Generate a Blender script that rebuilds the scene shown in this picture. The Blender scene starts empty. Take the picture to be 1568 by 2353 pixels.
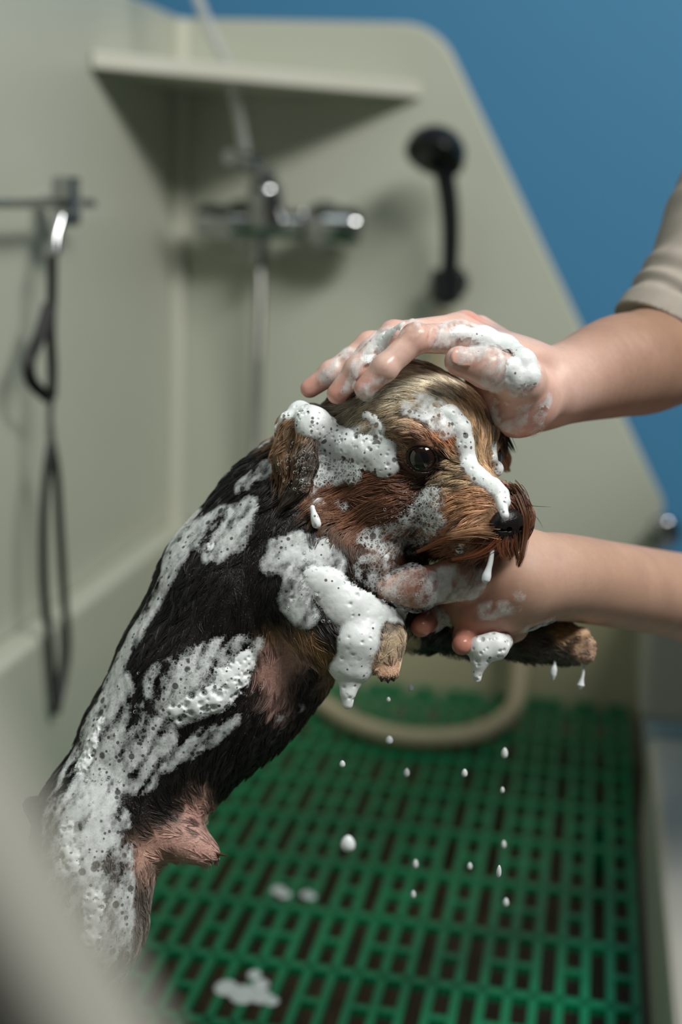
import bpy, math, random
import numpy as np
from math import sin, cos, radians, pi
from mathutils import Vector, Matrix

# ------------------------------------------------------------------ camera
F = 3268.0                                   # focal length in pixels of a 1568 x 2353 frame (50 mm lens)
PITCH, YAW, ROLL = radians(12.6), radians(9.8), radians(2.3)
FW = np.array([-sin(YAW) * cos(PITCH), cos(YAW) * cos(PITCH), -sin(PITCH)])
_r0 = np.array([cos(YAW), sin(YAW), 0.0]); _u0 = np.cross(_r0, FW)
RT = _r0 * cos(ROLL) + _u0 * sin(ROLL); UP = np.cross(RT, FW)
CAM = np.array([0, 0, 1.25])
scene = bpy.context.scene
cd = bpy.data.cameras.new('camera'); co = bpy.data.objects.new('camera', cd)
scene.collection.objects.link(co); scene.camera = co
cd.sensor_fit = 'VERTICAL'; cd.sensor_height = 36.0; cd.sensor_width = 24.0
cd.lens = F * 36.0 / 2353.0
cd.clip_start = 0.02; cd.clip_end = 50
m = Matrix.Identity(4)
for i in range(3):
    m[i][0], m[i][1], m[i][2], m[i][3] = RT[i], UP[i], -FW[i], CAM[i]
co.matrix_world = m
cd.dof.use_dof = True; cd.dof.focus_distance = 0.765; cd.dof.aperture_fstop = 3.3

# ------------------------------------------------------------------ world, lamps, exposure
w = bpy.data.worlds.new('world'); scene.world = w; w.use_nodes = True
bg = w.node_tree.nodes['Background']
bg.inputs[0].default_value = (0.80, 0.90, 1.0, 1); bg.inputs[1].default_value = 0.05

def area(name, loc, target, sx, sy, power, col):
    l = bpy.data.lights.new(name, 'AREA'); l.shape = 'RECTANGLE'; l.size = sx; l.size_y = sy
    l.energy = power; l.color = col
    o = bpy.data.objects.new(name, l); scene.collection.objects.link(o)
    o.location = loc
    o.rotation_euler = (Vector(target) - Vector(loc)).to_track_quat('-Z', 'Y').to_euler()
    return o
area('ceiling_panel_lamp', (0.90, 0.30, 2.65), (-0.2, 1.0, 0.9), 1.1, 0.40, 53, (1.0, 0.98, 0.93))
area('ceiling_panel_lamp', (-0.45, 0.5, 2.5), (-0.3, 0.9, 0.9), 1.2, 0.9, 5.5, (0.90, 1.0, 0.98))
vs = scene.view_settings
vs.view_transform = 'Standard'; vs.look = 'None'; vs.gamma = 1.0; vs.use_curve_mapping = False
vs.exposure = -0.26

# ------------------------------------------------------------------ helpers
C = scene.collection
rng = np.random.default_rng(7)
random.seed(7)
def ray(u, v): return FW + RT * (u - 784) / F - UP * (v - 1176.5) / F
def P(u, v, d): return CAM + ray(u, v) * d                         # d in metres along the axis
def onY(u, v, Y): r = ray(u, v); return CAM + r * (Y / r[1])
def onX(u, v, X): r = ray(u, v); return CAM + r * (X / r[0])
def onZ(u, v, Z): r = ray(u, v); return CAM + r * ((Z - CAM[2]) / r[2])
# local frame for the sculpted figures: centimetres, x right, y up, z depth, origin at the lens
def K(u, v, d): return np.array([(u - 784) / F * d, -(v - 1176.5) / F * d, d], float)
MW = np.stack([RT, UP, FW])                                         # rows
def to_world(p): return CAM + np.asarray(p) @ MW * 0.01
def from_world(p): return (np.asarray(p) - CAM) @ MW.T * 100.0
def uv_of(p):
    p = np.asarray(p); return 784 + F * p[..., 0] / p[..., 2], 1176.5 - F * p[..., 1] / p[..., 2]

def srgb(r, g, b):
    f = lambda c: (c / 255 / 12.92) if c / 255 <= 0.04045 else ((c / 255 + 0.055) / 1.055) ** 2.4
    return (f(r), f(g), f(b))

def principled(name, col, rough=0.5, metal=0.0, spec=0.5, noise=None, bump=None, attr=None, sss=0.0, sss_rad=(1, .35, .2),
               sss_scale=0.004, coat=0.0, trans=0.0, ior=1.45, alpha=1.0):
    """col: linear rgb. noise=(scale, amount): value variation. bump=(scale, strength, distance)."""
    mt = bpy.data.materials.new(name); mt.use_nodes = True
    nt = mt.node_tree; b = nt.nodes['Principled BSDF']
    b.inputs['Base Color'].default_value = (*col, 1)
    b.inputs['Roughness'].default_value = rough; b.inputs['Metallic'].default_value = metal
    b.inputs['Specular IOR Level'].default_value = spec; b.inputs['IOR'].default_value = ior
    b.inputs['Coat Weight'].default_value = coat; b.inputs['Coat Roughness'].default_value = 0.05
    b.inputs['Transmission Weight'].default_value = trans; b.inputs['Alpha'].default_value = alpha
    if sss:
        b.inputs['Subsurface Weight'].default_value = sss
        b.inputs['Subsurface Radius'].default_value = sss_rad
        b.inputs['Subsurface Scale'].default_value = sss_scale
    src = None
    if attr:
        a = nt.nodes.new('ShaderNodeAttribute'); a.attribute_name = attr; src = a.outputs['Color']
    tc = nt.nodes.new('ShaderNodeTexCoord')
    if noise:
        n = nt.nodes.new('ShaderNodeTexNoise'); n.inputs['Scale'].default_value = noise[0]; n.inputs['Detail'].default_value = 5
        nt.links.new(tc.outputs['Object'], n.inputs['Vector'])
        mr = nt.nodes.new('ShaderNodeMapRange'); mr.inputs[1].default_value = 0.25; mr.inputs[2].default_value = 0.75
        mr.inputs[3].default_value = 1 - noise[1]; mr.inputs[4].default_value = 1 + noise[1]
        nt.links.new(n.outputs['Fac'], mr.inputs[0])
        mx = nt.nodes.new('ShaderNodeVectorMath'); mx.operation = 'SCALE'
        if src is None: mx.inputs[0].default_value = col
        else: nt.links.new(src, mx.inputs[0])
        nt.links.new(mr.outputs[0], mx.inputs['Scale']); src = mx.outputs[0]
    if src is not None: nt.links.new(src, b.inputs['Base Color'])
    if bump:
        n2 = nt.nodes.new('ShaderNodeTexNoise'); n2.inputs['Scale'].default_value = bump[0]; n2.inputs['Detail'].default_value = 4
        nt.links.new(tc.outputs['Object'], n2.inputs['Vector'])
        bp = nt.nodes.new('ShaderNodeBump'); bp.inputs['Strength'].default_value = bump[1]; bp.inputs['Distance'].default_value = bump[2]
        nt.links.new(n2.outputs['Fac'], bp.inputs['Height']); nt.links.new(bp.outputs[0], b.inputs['Normal'])
    return mt

def tag(o, label=None, cat=None, group=None, kind=None):
    if label: o['label'] = label
    if cat: o['category'] = cat
    if group: o['group'] = group
    if kind: o['kind'] = kind
    return o
def empty(name, loc, label=None, cat=None, group=None):
    o = bpy.data.objects.new(name, None); C.objects.link(o); o.location = Vector(loc); o.empty_display_size = 0.02
    return tag(o, label, cat, group)
def obj(name, verts, faces, mat, parent=None, smooth=False, colors=None):
    """verts in world metres"""
    v = np.asarray(verts, float)
    off = np.array(parent_world(parent)) if parent is not None else np.zeros(3)
    if parent is None:
        off = np.array([(v[:, 0].min() + v[:, 0].max()) / 2, (v[:, 1].min() + v[:, 1].max()) / 2, v[:, 2].min()])
    me = bpy.data.meshes.new(name)
    me.from_pydata((v - off).tolist(), [], faces if isinstance(faces, list) else np.asarray(faces).tolist())
    me.update()
    if smooth: me.polygons.foreach_set('use_smooth', [True] * len(me.polygons))
    if mat: me.materials.append(mat)
    if colors is not None:
        ca = me.color_attributes.new('Col', 'FLOAT_COLOR', 'POINT')
        c4 = np.ones((len(v), 4), np.float32); c4[:, :np.shape(colors)[1]] = colors
        ca.data.foreach_set('color', c4.ravel())
    o = bpy.data.objects.new(name, me); C.objects.link(o)
    if parent is not None: o.parent = parent
    else: o.location = Vector(off)
    return o
def parent_world(p):
    l = np.zeros(3)
    while p is not None: l = l + np.array(p.location); p = p.parent
    return l

class MB:
    """collects simple solids"""
    def __init__(s): s.v = []; s.f = []
    def add(s, v, f):
        n = len(s.v); s.v += [tuple(x) for x in v]; s.f += [tuple(i + n for i in q) for q in f]; return s
    def box(s, x0, x1, y0, y1, z0, z1):
        v = [(x, y, z) for z in (z0, z1) for y in (y0, y1) for x in (x0, x1)]
        return s.add(v, [(0, 2, 3, 1), (4, 5, 7, 6), (0, 1, 5, 4), (2, 6, 7, 3), (0, 4, 6, 2), (1, 3, 7, 5)])
    def prism(s, pts, vec):
        """closed polygon pts (3d, planar) extruded by vec"""
        n = len(pts); vec = np.array(vec)
        v = [np.array(p, float) for p in pts] + [np.array(p, float) + vec for p in pts]
        f = [tuple(range(n))[::-1], tuple(range(n, 2 * n))] + [(i, (i + 1) % n, n + (i + 1) % n, n + i) for i in range(n)]
        return s.add(v, f)
    def tube(s, pts, r, seg=12, cap=True):
        pts = [np.array(p, float) for p in pts]; n = len(pts)
        rr = r if hasattr(r, '__len__') else [r] * n
        up = None; base = len(s.v); v = []; f = []
        for i, p in enumerate(pts):
            t = pts[min(i + 1, n - 1)] - pts[max(i - 1, 0)]; t /= np.linalg.norm(t) + 1e-12
            if up is None:
                a = np.array([0, 0, 1.]) if abs(t[2]) < .9 else np.array([1., 0, 0]); up = np.cross(t, a)
            up = up - t * (up @ t); up /= np.linalg.norm(up) + 1e-12
            b = np.cross(t, up)
            for k in range(seg):
                a = 2 * pi * k / seg; v.append(p + (up * cos(a) + b * sin(a)) * rr[i])
        for i in range(n - 1):
            for k in range(seg):
                k2 = (k + 1) % seg; f.append((i * seg + k, i * seg + k2, (i + 1) * seg + k2, (i + 1) * seg + k))
        if cap: f.append(tuple(range(seg))[::-1]); f.append(tuple(range((n - 1) * seg, n * seg)))
        return s.add(v, f)
    def lathe(s, origin, axis, prof, seg=28):
        """prof: (height, radius) along axis"""
        o = np.array(origin, float); ax = np.array(axis, float); ax /= np.linalg.norm(ax)
        return s.tube([o + ax * h for h, r in prof] if len(set(h for h, r in prof)) == len(prof) else
                      [o + ax * (h + 1e-6 * i) for i, (h, r) in enumerate(prof)], [max(r, 1e-5) for h, r in prof], seg)
    def sphere(s, c, r, seg=14, rings=9, sc=(1, 1, 1)):
        v = []; f = []
        for i in range(rings + 1):
            th = pi * i / rings
            for k in range(seg):
                ph = 2 * pi * k / seg
                v.append((c[0] + r * sc[0] * sin(th) * cos(ph), c[1] + r * sc[1] * sin(th) * sin(ph), c[2] + r * sc[2] * cos(th)))
        for i in range(rings):
            for k in range(seg):
                k2 = (k + 1) % seg; f.append((i * seg + k, (i + 1) * seg + k, (i + 1) * seg + k2, i * seg + k2))
        return s.add(v, f)
    def build(s, name, mat, parent=None, smooth=False, bevel=0.0):
        o = obj(name, s.v, s.f, mat, parent, smooth)
        if bevel:
            b = o.modifiers.new('bevel', 'BEVEL'); b.width = bevel; b.segments = 3; b.limit_method = 'ANGLE'; b.angle_limit = 0.6
        if smooth and not bevel:
            o.data.set_sharp_from_angle(angle=radians(50))
        return o

def spline(pts, n=8):
    """Catmull-Rom through pts"""
    p = [np.array(q, float) for q in pts]; p = [2 * p[0] - p[1]] + p + [2 * p[-1] - p[-2]]; out = []
    for i in range(1, len(p) - 2):
        for k in range(n):
            t = k / n
            out.append(.5 * ((2 * p[i]) + (-p[i - 1] + p[i + 1]) * t + (2 * p[i - 1] - 5 * p[i] + 4 * p[i + 1] - p[i + 2]) * t * t
                             + (-p[i - 1] + 3 * p[i] - 3 * p[i + 1] + p[i + 2]) * t ** 3))
    out.append(p[-2]); return out

# ---- value noise
_NT = rng.random((32, 32, 32)).astype(np.float32)
def vnoise(p):
    p = np.asarray(p, np.float32); i = np.floor(p).astype(np.int32); f = p - i; f = f * f * (3 - 2 * f); r = 0
    for dx in (0, 1):
        wx = f[..., 0] if dx else 1 - f[..., 0]
        for dy in (0, 1):
            wy = f[..., 1] if dy else 1 - f[..., 1]
            for dz in (0, 1):
                wz = f[..., 2] if dz else 1 - f[..., 2]
                r = r + wx * wy * wz * _NT[(i[..., 0] + dx) & 31, (i[..., 1] + dy) & 31, (i[..., 2] + dz) & 31]
    return r
def fbm(p, o=3):
    p = np.asarray(p, np.float32); s = 0; a = .5; t = 0
    for k in range(o): s = s + a * vnoise(p * 2 ** k + 7.3 * k); t += a; a *= .5
    return s / t

# ---- signed distance grids and surface nets
class Grid:
    def __init__(s, lo, hi, h):
        s.lo = np.array(lo, float); s.h = h
        s.n = np.ceil((np.array(hi) - s.lo) / h).astype(int) + 1
        s.phi = np.full(s.n, 9.0, np.float32)
        s.ax = [(s.lo[i] + h * np.arange(s.n[i])).astype(np.float32) for i in range(3)]
    def sub(s, lo, hi):
        sl = []
        for i in range(3):
            a = max(0, int((lo[i] - s.lo[i]) / s.h)); b = min(s.n[i], int((hi[i] - s.lo[i]) / s.h) + 2)
            if b <= a: return None, None
            sl.append(slice(a, b))
        X, Y, Z = np.meshgrid(*[s.ax[i][sl[i]] for i in range(3)], indexing='ij', sparse=True)
        return tuple(sl), (X, Y, Z)
    def merge(s, sl, d, k, op):
        a = s.phi[sl]
        if op == 'add':
            if k > 0:
                hh = np.maximum(k - np.abs(a - d), 0) / k; s.phi[sl] = np.minimum(a, d) - hh * hh * k * .25
            else: s.phi[sl] = np.minimum(a, d)
        else:
            d = -d
            if k > 0:
                hh = np.maximum(k - np.abs(a - d), 0) / k; s.phi[sl] = np.maximum(a, d) + hh * hh * k * .25
            else: s.phi[sl] = np.maximum(a, d)
    def cone(s, a, b, ra, rb, k=0.5, op='add'):
        a = np.array(a, float); b = np.array(b, float); M = max(ra, rb) + k + 1.0
        sl, q = s.sub(np.minimum(a, b) - M, np.maximum(a, b) + M)
        if sl is None: return
        ba = b - a; L = max(ba @ ba, 1e-9)
        px, py, pz = q[0] - a[0], q[1] - a[1], q[2] - a[2]
        t = np.clip((px * ba[0] + py * ba[1] + pz * ba[2]) / L, 0, 1)
        d = np.sqrt((px - t * ba[0]) ** 2 + (py - t * ba[1]) ** 2 + (pz - t * ba[2]) ** 2) - (ra + (rb - ra) * t)
        s.merge(sl, d.astype(np.float32), k, op)
    def ball(s, c, r, k=0.3, op='add'): s.cone(c, c, r, r, k, op)
    def ell(s, c, rad, R=None, k=0.5, op='add'):
        """R rows: local axes"""
        c = np.array(c, float); rad = np.array(rad, float); R = np.eye(3) if R is None else np.array(R)
        M = rad.max() + k + 1.0; sl, q = s.sub(c - M, c + M)
        if sl is None: return
        p = [q[i] - c[i] for i in range(3)]
        loc = [(p[0] * R[i][0] + p[1] * R[i][1] + p[2] * R[i][2]) / rad[i] for i in range(3)]
        k0 = np.sqrt(loc[0] ** 2 + loc[1] ** 2 + loc[2] ** 2) + 1e-6
        k1 = np.sqrt((loc[0] / rad[0]) ** 2 + (loc[1] / rad[1]) ** 2 + (loc[2] / rad[2]) ** 2) + 1e-6
        s.merge(sl, (k0 * (k0 - 1) / k1).astype(np.float32), k, op)
    def chain(s, pts, k=0.5, op='add'):
        """pts: (cam point, r)"""
        for (a, ra), (b, rb) in zip(pts[:-1], pts[1:]): s.cone(a, b, ra, rb, k, op)
    def limb(s, pts, k=0.5, n=6):
        """one smooth tapering limb through pts (cam point, r): joints do not bulge"""
        P4 = spline([np.append(p, r) for p, r in pts], n); old = s.phi; A = np.array(P4)
        M_ = A[:, 3].max() + k + 1.0; sl, q = s.sub(A[:, :3].min(0) - M_, A[:, :3].max(0) + M_)
        if sl is None: return
        t = Grid.__new__(Grid); t.lo = s.lo; t.h = s.h; t.n = s.n; t.ax = s.ax; t.phi = np.full(s.n, 9.0, np.float32)
        for a, b in zip(P4[:-1], P4[1:]): t.cone(a[:3], b[:3], a[3], b[3], 0)
        s.merge(sl, t.phi[sl], k, 'add')
    def at(s, p):
        g = (np.asarray(p, float) - s.lo) / s.h
        g = np.clip(g, 0, np.array(s.n) - 1.001); i = g.astype(int); f = (g - i)
        r = 0
        for dx in (0, 1):
            wx = f[..., 0] if dx else 1 - f[..., 0]
            for dy in (0, 1):
                wy = f[..., 1] if dy else 1 - f[..., 1]
                for dz in (0, 1):
                    wz = f[..., 2] if dz else 1 - f[..., 2]
                    r = r + wx * wy * wz * s.phi[i[..., 0] + dx, i[..., 1] + dy, i[..., 2] + dz]
        return r
    def grad(s, p, e=None):
        e = e or s.h; p = np.asarray(p, float); g = []
        for i in range(3):
            d = np.zeros(3); d[i] = e; g.append(s.at(p + d) - s.at(p - d))
        g = np.stack(g, -1); return g / (np.linalg.norm(g, axis=-1, keepdims=True) + 1e-9)
    def surf(s, u, v, d0=68., d1=92., n=260):
        """first point of the surface met from the lens through pixel (u, v)"""
        u = np.atleast_1d(np.asarray(u, float)); v = np.atleast_1d(np.asarray(v, float))
        dd = np.linspace(d0, d1, n); best = np.full(u.shape, np.nan)
        dirs = np.stack([(u - 784) / F, -(v - 1176.5) / F, np.ones_like(u)], -1)
        prev = np.full(u.shape, 9.0)
        for k, d in enumerate(dd):
            f = s.at(dirs * d); hit = (f < 0) & (prev >= 0) & np.isnan(best)
            if k:
                t = prev / np.maximum(prev - f, 1e-6); best[hit] = (dd[k - 1] + t * (d - dd[k - 1]))[hit] if np.ndim(t) else d
            prev = f
        return dirs * best[:, None], ~np.isnan(best)
    def points(s, sl=None):
        return np.stack(np.meshgrid(*s.ax, indexing='ij'), -1)
    def mesh(s):
        phi = s.phi; sg = phi < 0; n = s.n
        cnt = np.zeros(n - 1, np.int8)
        for dx in (0, 1):
            for dy in (0, 1):
                for dz in (0, 1):
                    cnt += sg[dx:n[0] - 1 + dx, dy:n[1] - 1 + dy, dz:n[2] - 1 + dz]
        act = np.argwhere((cnt > 0) & (cnt < 8)); idx = np.full(n - 1, -1, np.int32)
        idx[act[:, 0], act[:, 1], act[:, 2]] = np.arange(len(act))
        acc = np.zeros((len(act), 3)); num = np.zeros(len(act))
        cr = [(a, b, c) for a in (0, 1) for b in (0, 1) for c in (0, 1)]
        for a in cr:
            for i in range(3):
                if a[i]: continue
                b = list(a); b[i] = 1
                va = phi[act[:, 0] + a[0], act[:, 1] + a[1], act[:, 2] + a[2]]
                vb = phi[act[:, 0] + b[0], act[:, 1] + b[1], act[:, 2] + b[2]]
                x = (va < 0) != (vb < 0)
                t = np.where(x, va / np.where(x, va - vb, 1), 0)
                pt = np.tile(np.array(a, float), (len(act), 1)); pt[:, i] = t
                acc[x] += pt[x]; num += x
        V = s.lo + s.h * (act + acc / num[:, None])
        Fq = []
        for i in range(3):
            j, k = (i + 1) % 3, (i + 2) % 3
            A = [slice(None)] * 3; B = [slice(None)] * 3; A[i] = slice(0, -1); B[i] = slice(1, None)
            for q in (j, k): A[q] = slice(1, -1); B[q] = slice(1, -1)
            sa = sg[tuple(A)]; sb = sg[tuple(B)]
            e = np.argwhere(sa != sb)
            if not len(e): continue
            flip = sa[e[:, 0], e[:, 1], e[:, 2]]
            e = e.copy(); e[:, j] += 1; e[:, k] += 1
            def cell(dj, dk):
                c = e.copy(); c[:, j] += dj; c[:, k] += dk; return idx[c[:, 0], c[:, 1], c[:, 2]]
            q = np.stack([cell(-1, -1), cell(0, -1), cell(0, 0), cell(-1, 0)], -1)
            q[~flip] = q[~flip][:, ::-1]; Fq.append(q)
        Fq = np.concatenate(Fq); return V, Fq[:, ::-1]             # the frame is left-handed: turn the faces over

def chain_px(g, pts, k=0.5, op='add'): g.chain([(K(u, v, d), r) for u, v, d, r in pts], k, op)

def sculpt(name, g, mat, parent=None, colors=None, smooth_it=0):
    V, Fq = g.mesh()
    o = obj(name, to_world(V), Fq, mat, parent, True, None if colors is None else colors(V))
    if smooth_it:
        md = o.modifiers.new('smooth', 'SMOOTH'); md.iterations = smooth_it; md.factor = 0.5
    return o, V

# ------------------------------------------------------------------ materials
M = {}
M['panel'] = principled('cream_plastic', srgb(192, 196, 181), 0.35, noise=(3, .03), bump=(60, .02, .001))
M['basin_wall'] = principled('shade_darkened_plastic', srgb(172, 166, 138), 0.35, noise=(5, .08))  # basin back wall: shade painted in as a darker olive base colour
M['trim'] = principled('cream_bead', srgb(210, 210, 196), 0.3, noise=(8, .03))
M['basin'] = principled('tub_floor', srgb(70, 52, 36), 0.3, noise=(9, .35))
M['rim_shaded'] = principled('shade_toned_end_panel', srgb(150, 149, 140), 0.5, noise=(6, .05))  # near end panel: cream greyed down, dimmer light painted into its colour
M['grey'] = principled('grey_ledge', srgb(176, 174, 166), 0.4, noise=(6, .05))
M['blue'] = principled('blue_wall_paint', srgb(82, 156, 202), 0.6, noise=(1.2, .03), bump=(90, .05, .001))
M['floor'] = principled('room_floor_tile', srgb(120, 116, 108), 0.5, noise=(4, .1))
M['green'] = principled('green_plastic', srgb(4, 122, 78), 0.3, noise=(20, .15))
M['chrome'] = principled('chrome', (0.45, 0.46, 0.47), 0.12, 1.0, noise=(30, .05))
M['black'] = principled('black_plastic', (0.012, 0.014, 0.016), 0.25, noise=(30, .1))
M['strap'] = principled('black_nylon', (0.012, 0.012, 0.012), 0.6, noise=(200, .3))
M['hose'] = principled('beige_hose', srgb(176, 165, 138), 0.4, noise=(40, .08))
M['steelhose'] = principled('steel_hose', (0.30, 0.30, 0.28), 0.35, 0.8, noise=(200, .2))
M['vinyl'] = principled('clear_vinyl', (0.75, 0.77, 0.76), 0.25, noise=(30, .05), alpha=0.55)
M['skin'] = principled('skin', (0.5, 0.3, 0.22), 0.42, attr='Col', noise=(350, .06), bump=(700, .12, .0006), sss=0.12, sss_scale=0.006)
M['wetskin'] = principled('wet_skin', (0.5, 0.3, 0.22), 0.2, attr='Col', noise=(350, .05), bump=(300, .1, .0008), sss=0.12, sss_scale=0.006)
_nt = M['wetskin'].node_tree; _a = [n for n in _nt.nodes if n.type == 'ATTRIBUTE'][0]; _mr = _nt.nodes.new('ShaderNodeMapRange')
_mr.inputs[3].default_value = 0.55; _mr.inputs[4].default_value = 0.27
_nt.links.new(_a.outputs['Alpha'], _mr.inputs[0]); _nt.links.new(_mr.outputs[0], _nt.nodes['Principled BSDF'].inputs['Roughness'])
M['shirt'] = principled('grey_jersey', srgb(158, 150, 140), 0.85, noise=(60, .12), bump=(800, .3, .0005))
M['trouser'] = principled('dark_trousers', srgb(50, 50, 54), 0.85, noise=(60, .12))
M['hide'] = principled('dog_skin_and_undercoat', (0.05, 0.04, 0.03), 0.38, attr='Col', noise=(500, .25), bump=(900, .5, .0012))
M['nose'] = principled('wet_black_nose', (0.010, 0.009, 0.009), 0.16, noise=(600, .3), bump=(1500, .5, .0006))
M['eye'] = principled('eyeball', (0.02, 0.01, 0.006), 0.08, attr='Col', coat=1.0, noise=(300, .1))
M['rim'] = principled('eyelid_rim', (0.018, 0.012, 0.010), 0.12, noise=(300, .2))
M['claw'] = principled('dark_claw', (0.03, 0.02, 0.016), 0.3, noise=(300, .2))
M['nail'] = principled('fingernail', srgb(226, 176, 160), 0.2, noise=(300, .04), sss=0.1)
M['foam'] = principled('soap_foam', (0.86, 0.90, 0.90), 0.45, noise=(250, .05), bump=(900, .35, .0008), sss=0.25, sss_rad=(1, 1, 1), sss_scale=0.003)
M['bubble'] = principled('bubble_film', (0.9, 0.95, 0.95), 0.03, trans=1.0, ior=1.12, noise=(100, .02))
M['water'] = principled('soapy_water', (0.9, 0.95, 0.95), 0.1, trans=0.35, ior=1.33, noise=(100, .03))
def hair_mat(name, rough, spec):
    return principled(name, (0.1, 0.06, 0.03), rough, attr='Col', spec=spec, noise=(900, .15))
M['fur'] = hair_mat('wet_fur', 0.36, 0.5)

# ------------------------------------------------------------------ the setting
XL, YB, YN = -0.558, 1.85, 0.155
MATZ = 0.60
def struct(mb, name, mat, bevel=0.0, smooth=False): return tag(mb.build(name, mat, None, smooth, bevel), kind='structure')
struct(MB().box(-3, 3, -2.5, 2.6, -0.05, 0), 'floor', M['floor'])
struct(MB().box(-3, 3, 2.45, 2.55, 0, 3.0), 'wall_back', M['blue'])

def round_poly(pts, rad, n=10):
    """2d polygon with the listed corners rounded (rad per corner)"""
    out = []; N = len(pts)
    for i, p in enumerate(pts):
        r = rad[i]
        if r <= 0: out.append(p); continue
        p = np.array(p, float); a = np.array(pts[i - 1], float) - p; b = np.array(pts[(i + 1) % N], float) - p
        a /= np.linalg.norm(a); b /= np.linalg.norm(b); ang = math.acos(a @ b); t = r / math.tan(ang / 2)
        c = p + (a + b) / np.linalg.norm(a + b) * r / sin(ang / 2)
        s0 = p + a * t - c; s1 = p + b * t - c
        a0 = math.atan2(s0[1], s0[0]); a1 = math.atan2(s1[1], s1[0]); da = (a1 - a0 + pi) % (2 * pi) - pi
        out += [tuple(c + r * np.array([cos(a0 + da * k / n), sin(a0 + da * k / n)])) for k in range(n + 1)]
    return out
prof = round_poly([(XL, .80), (XL, 1.462), (-.222, 1.462), (.105, .875), (.105, .80)], [0, 0, .075, .03, 0])
tub = empty('grooming_tub', (-0.23, 1.0, 0.0), 'cream plastic dog grooming tub with high splash panels and green grating inside', 'tub')
MB().prism([(x, YB, z) for x, z in prof], (0, .025, 0)).build('end_panel', M['panel'], tub, bevel=.004)
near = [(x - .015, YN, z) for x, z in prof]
MB().prism(near, (0, .024, 0)).build('end_panel', M['rim_shaded'], tub, bevel=.004)
MB().box(XL - .025, XL, YN, YB + .025, .80, 1.465).build('side_panel', M['panel'], tub, bevel=.006)
# basin under the panels
MB().box(XL - .025, XL + .028, YN, YB + .025, .40, .80).build('basin_wall', M['panel'], tub, bevel=.008)
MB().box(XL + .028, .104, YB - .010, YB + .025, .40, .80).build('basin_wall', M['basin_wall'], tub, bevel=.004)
MB().box(XL + .028, .104, YN, YN + .03, .40, .80).build('basin_wall', M['panel'], tub, bevel=.004)
MB().box(.089, .27, YN, 1.466, .40, .70).build('basin_wall', M['grey'], tub, bevel=.01)
MB().box(.084, .27, 1.60, YB - .012, .665, .80).build('gate_post', M['grey'], tub, bevel=.012)
MB().box(.100, .27, 1.466, YB, .40, .60).build('basin_wall', M['panel'], tub)
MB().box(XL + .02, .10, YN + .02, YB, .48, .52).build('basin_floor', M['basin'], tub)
MB().tube([(XL + .006, YB - .006, .80), (XL + .006, YB - .006, 1.46)], .011, 10).build('corner_bead', M['trim'], tub, True)
for (x, y) in ((XL + .03, .25), (XL + .03, 1.75), (.05, .25), (.05, 1.75)):
    MB().box(x - .03, x + .03, y - .03, y + .03, 0, .48).build('leg', M['grey'], tub)
k = onY(1526, 1222, 1.82)
MB().lathe(k + np.array([0, .03, 0]), (0, -1, 0), [(0, .012), (.02, .012), (.022, .021), (.034, .022), (.040, .017), (.041, .0)]).build('knob', M['chrome'], tub, True)

# corner shelf
A = onX(208, 128, XL); B = onY(965, 185, YB)
sh = empty('corner_shelf', (XL, YB, A[2] - .02), 'cream triangular shelf across the corner of the splash panels above the mixer tap', 'shelf')
zs = (A[2] + B[2]) / 2
MB().prism([(XL, A[1], zs - .016), (B[0], YB, zs - .016), (XL, YB, zs - .016)], (0, 0, .014)).build('board', M['trim'], sh, bevel=.002)
d_ = np.array([B[0] - XL, YB - A[1], 0]); d_ /= np.linalg.norm(d_); nrm = np.array([d_[1], -d_[0], 0])
q0 = np.array([XL, A[1], zs - .017]); q1 = np.array([B[0], YB, zs - .017])
MB().prism([q0, q1, q1 + nrm * .006, q0 + nrm * .006], (0, 0, .018)).build('front_lip', M['trim'], sh, bevel=.002)

# green grating
gm = empty('grating_mat', (-.22, 1.0, MATZ - .03), 'green plastic slotted grating mat covering the tub floor', 'mat')
X1, PX, RY = .077, .0213, .0995
NC, Y0 = 28, 1.391 - 10 * RY
ncol = [X1 - i * PX for i in range(NC + 1)]
def shared(name, me, loc, parent):
    o = bpy.data.objects.new(name, me); C.objects.link(o); o.parent = parent; o.location = Vector(np.array(loc) - parent_world(parent)); return o
def boxmesh(name, sx, sy, sz, mat):
    b = MB().box(-sx / 2, sx / 2, -sy / 2, sy / 2, -sz, 0); me = bpy.data.meshes.new(name); me.from_pydata(b.v, [], b.f); me.update(); me.materials.append(mat); return me
ylen = 14.55 * RY
rib = boxmesh('rib', .0072, ylen, .008, M['green']); crib = boxmesh('cross_rib', NC * PX + .0085, .0105, .0075, M['green'])
div = boxmesh('divider', PX, .0080, .0065, M['green'])
for x in ncol: shared('rib', rib, (x, Y0 + ylen / 2, MATZ), gm)
for j in range(15): shared('cross_rib', crib, (X1 - NC * PX / 2, Y0 + j * RY, MATZ), gm)
for j in range(15):
    for i in range(NC):
        if (i % 5) in (1, 3): continue
        yy = Y0 + (j + .5) * RY
        if yy < 0.95 or yy > Y0 + ylen: continue
        shared('divider', div, (X1 - (i + .5) * PX, yy, MATZ - .001), gm)
for x in (X1 - .03, X1 - NC * PX + .03):
    for y in (.5, 1.0, 1.5): MB().box(x - .01, x + .01, y - .01, y + .01, .52, MATZ - .02).build('foot', M['green'], gm)

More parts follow.
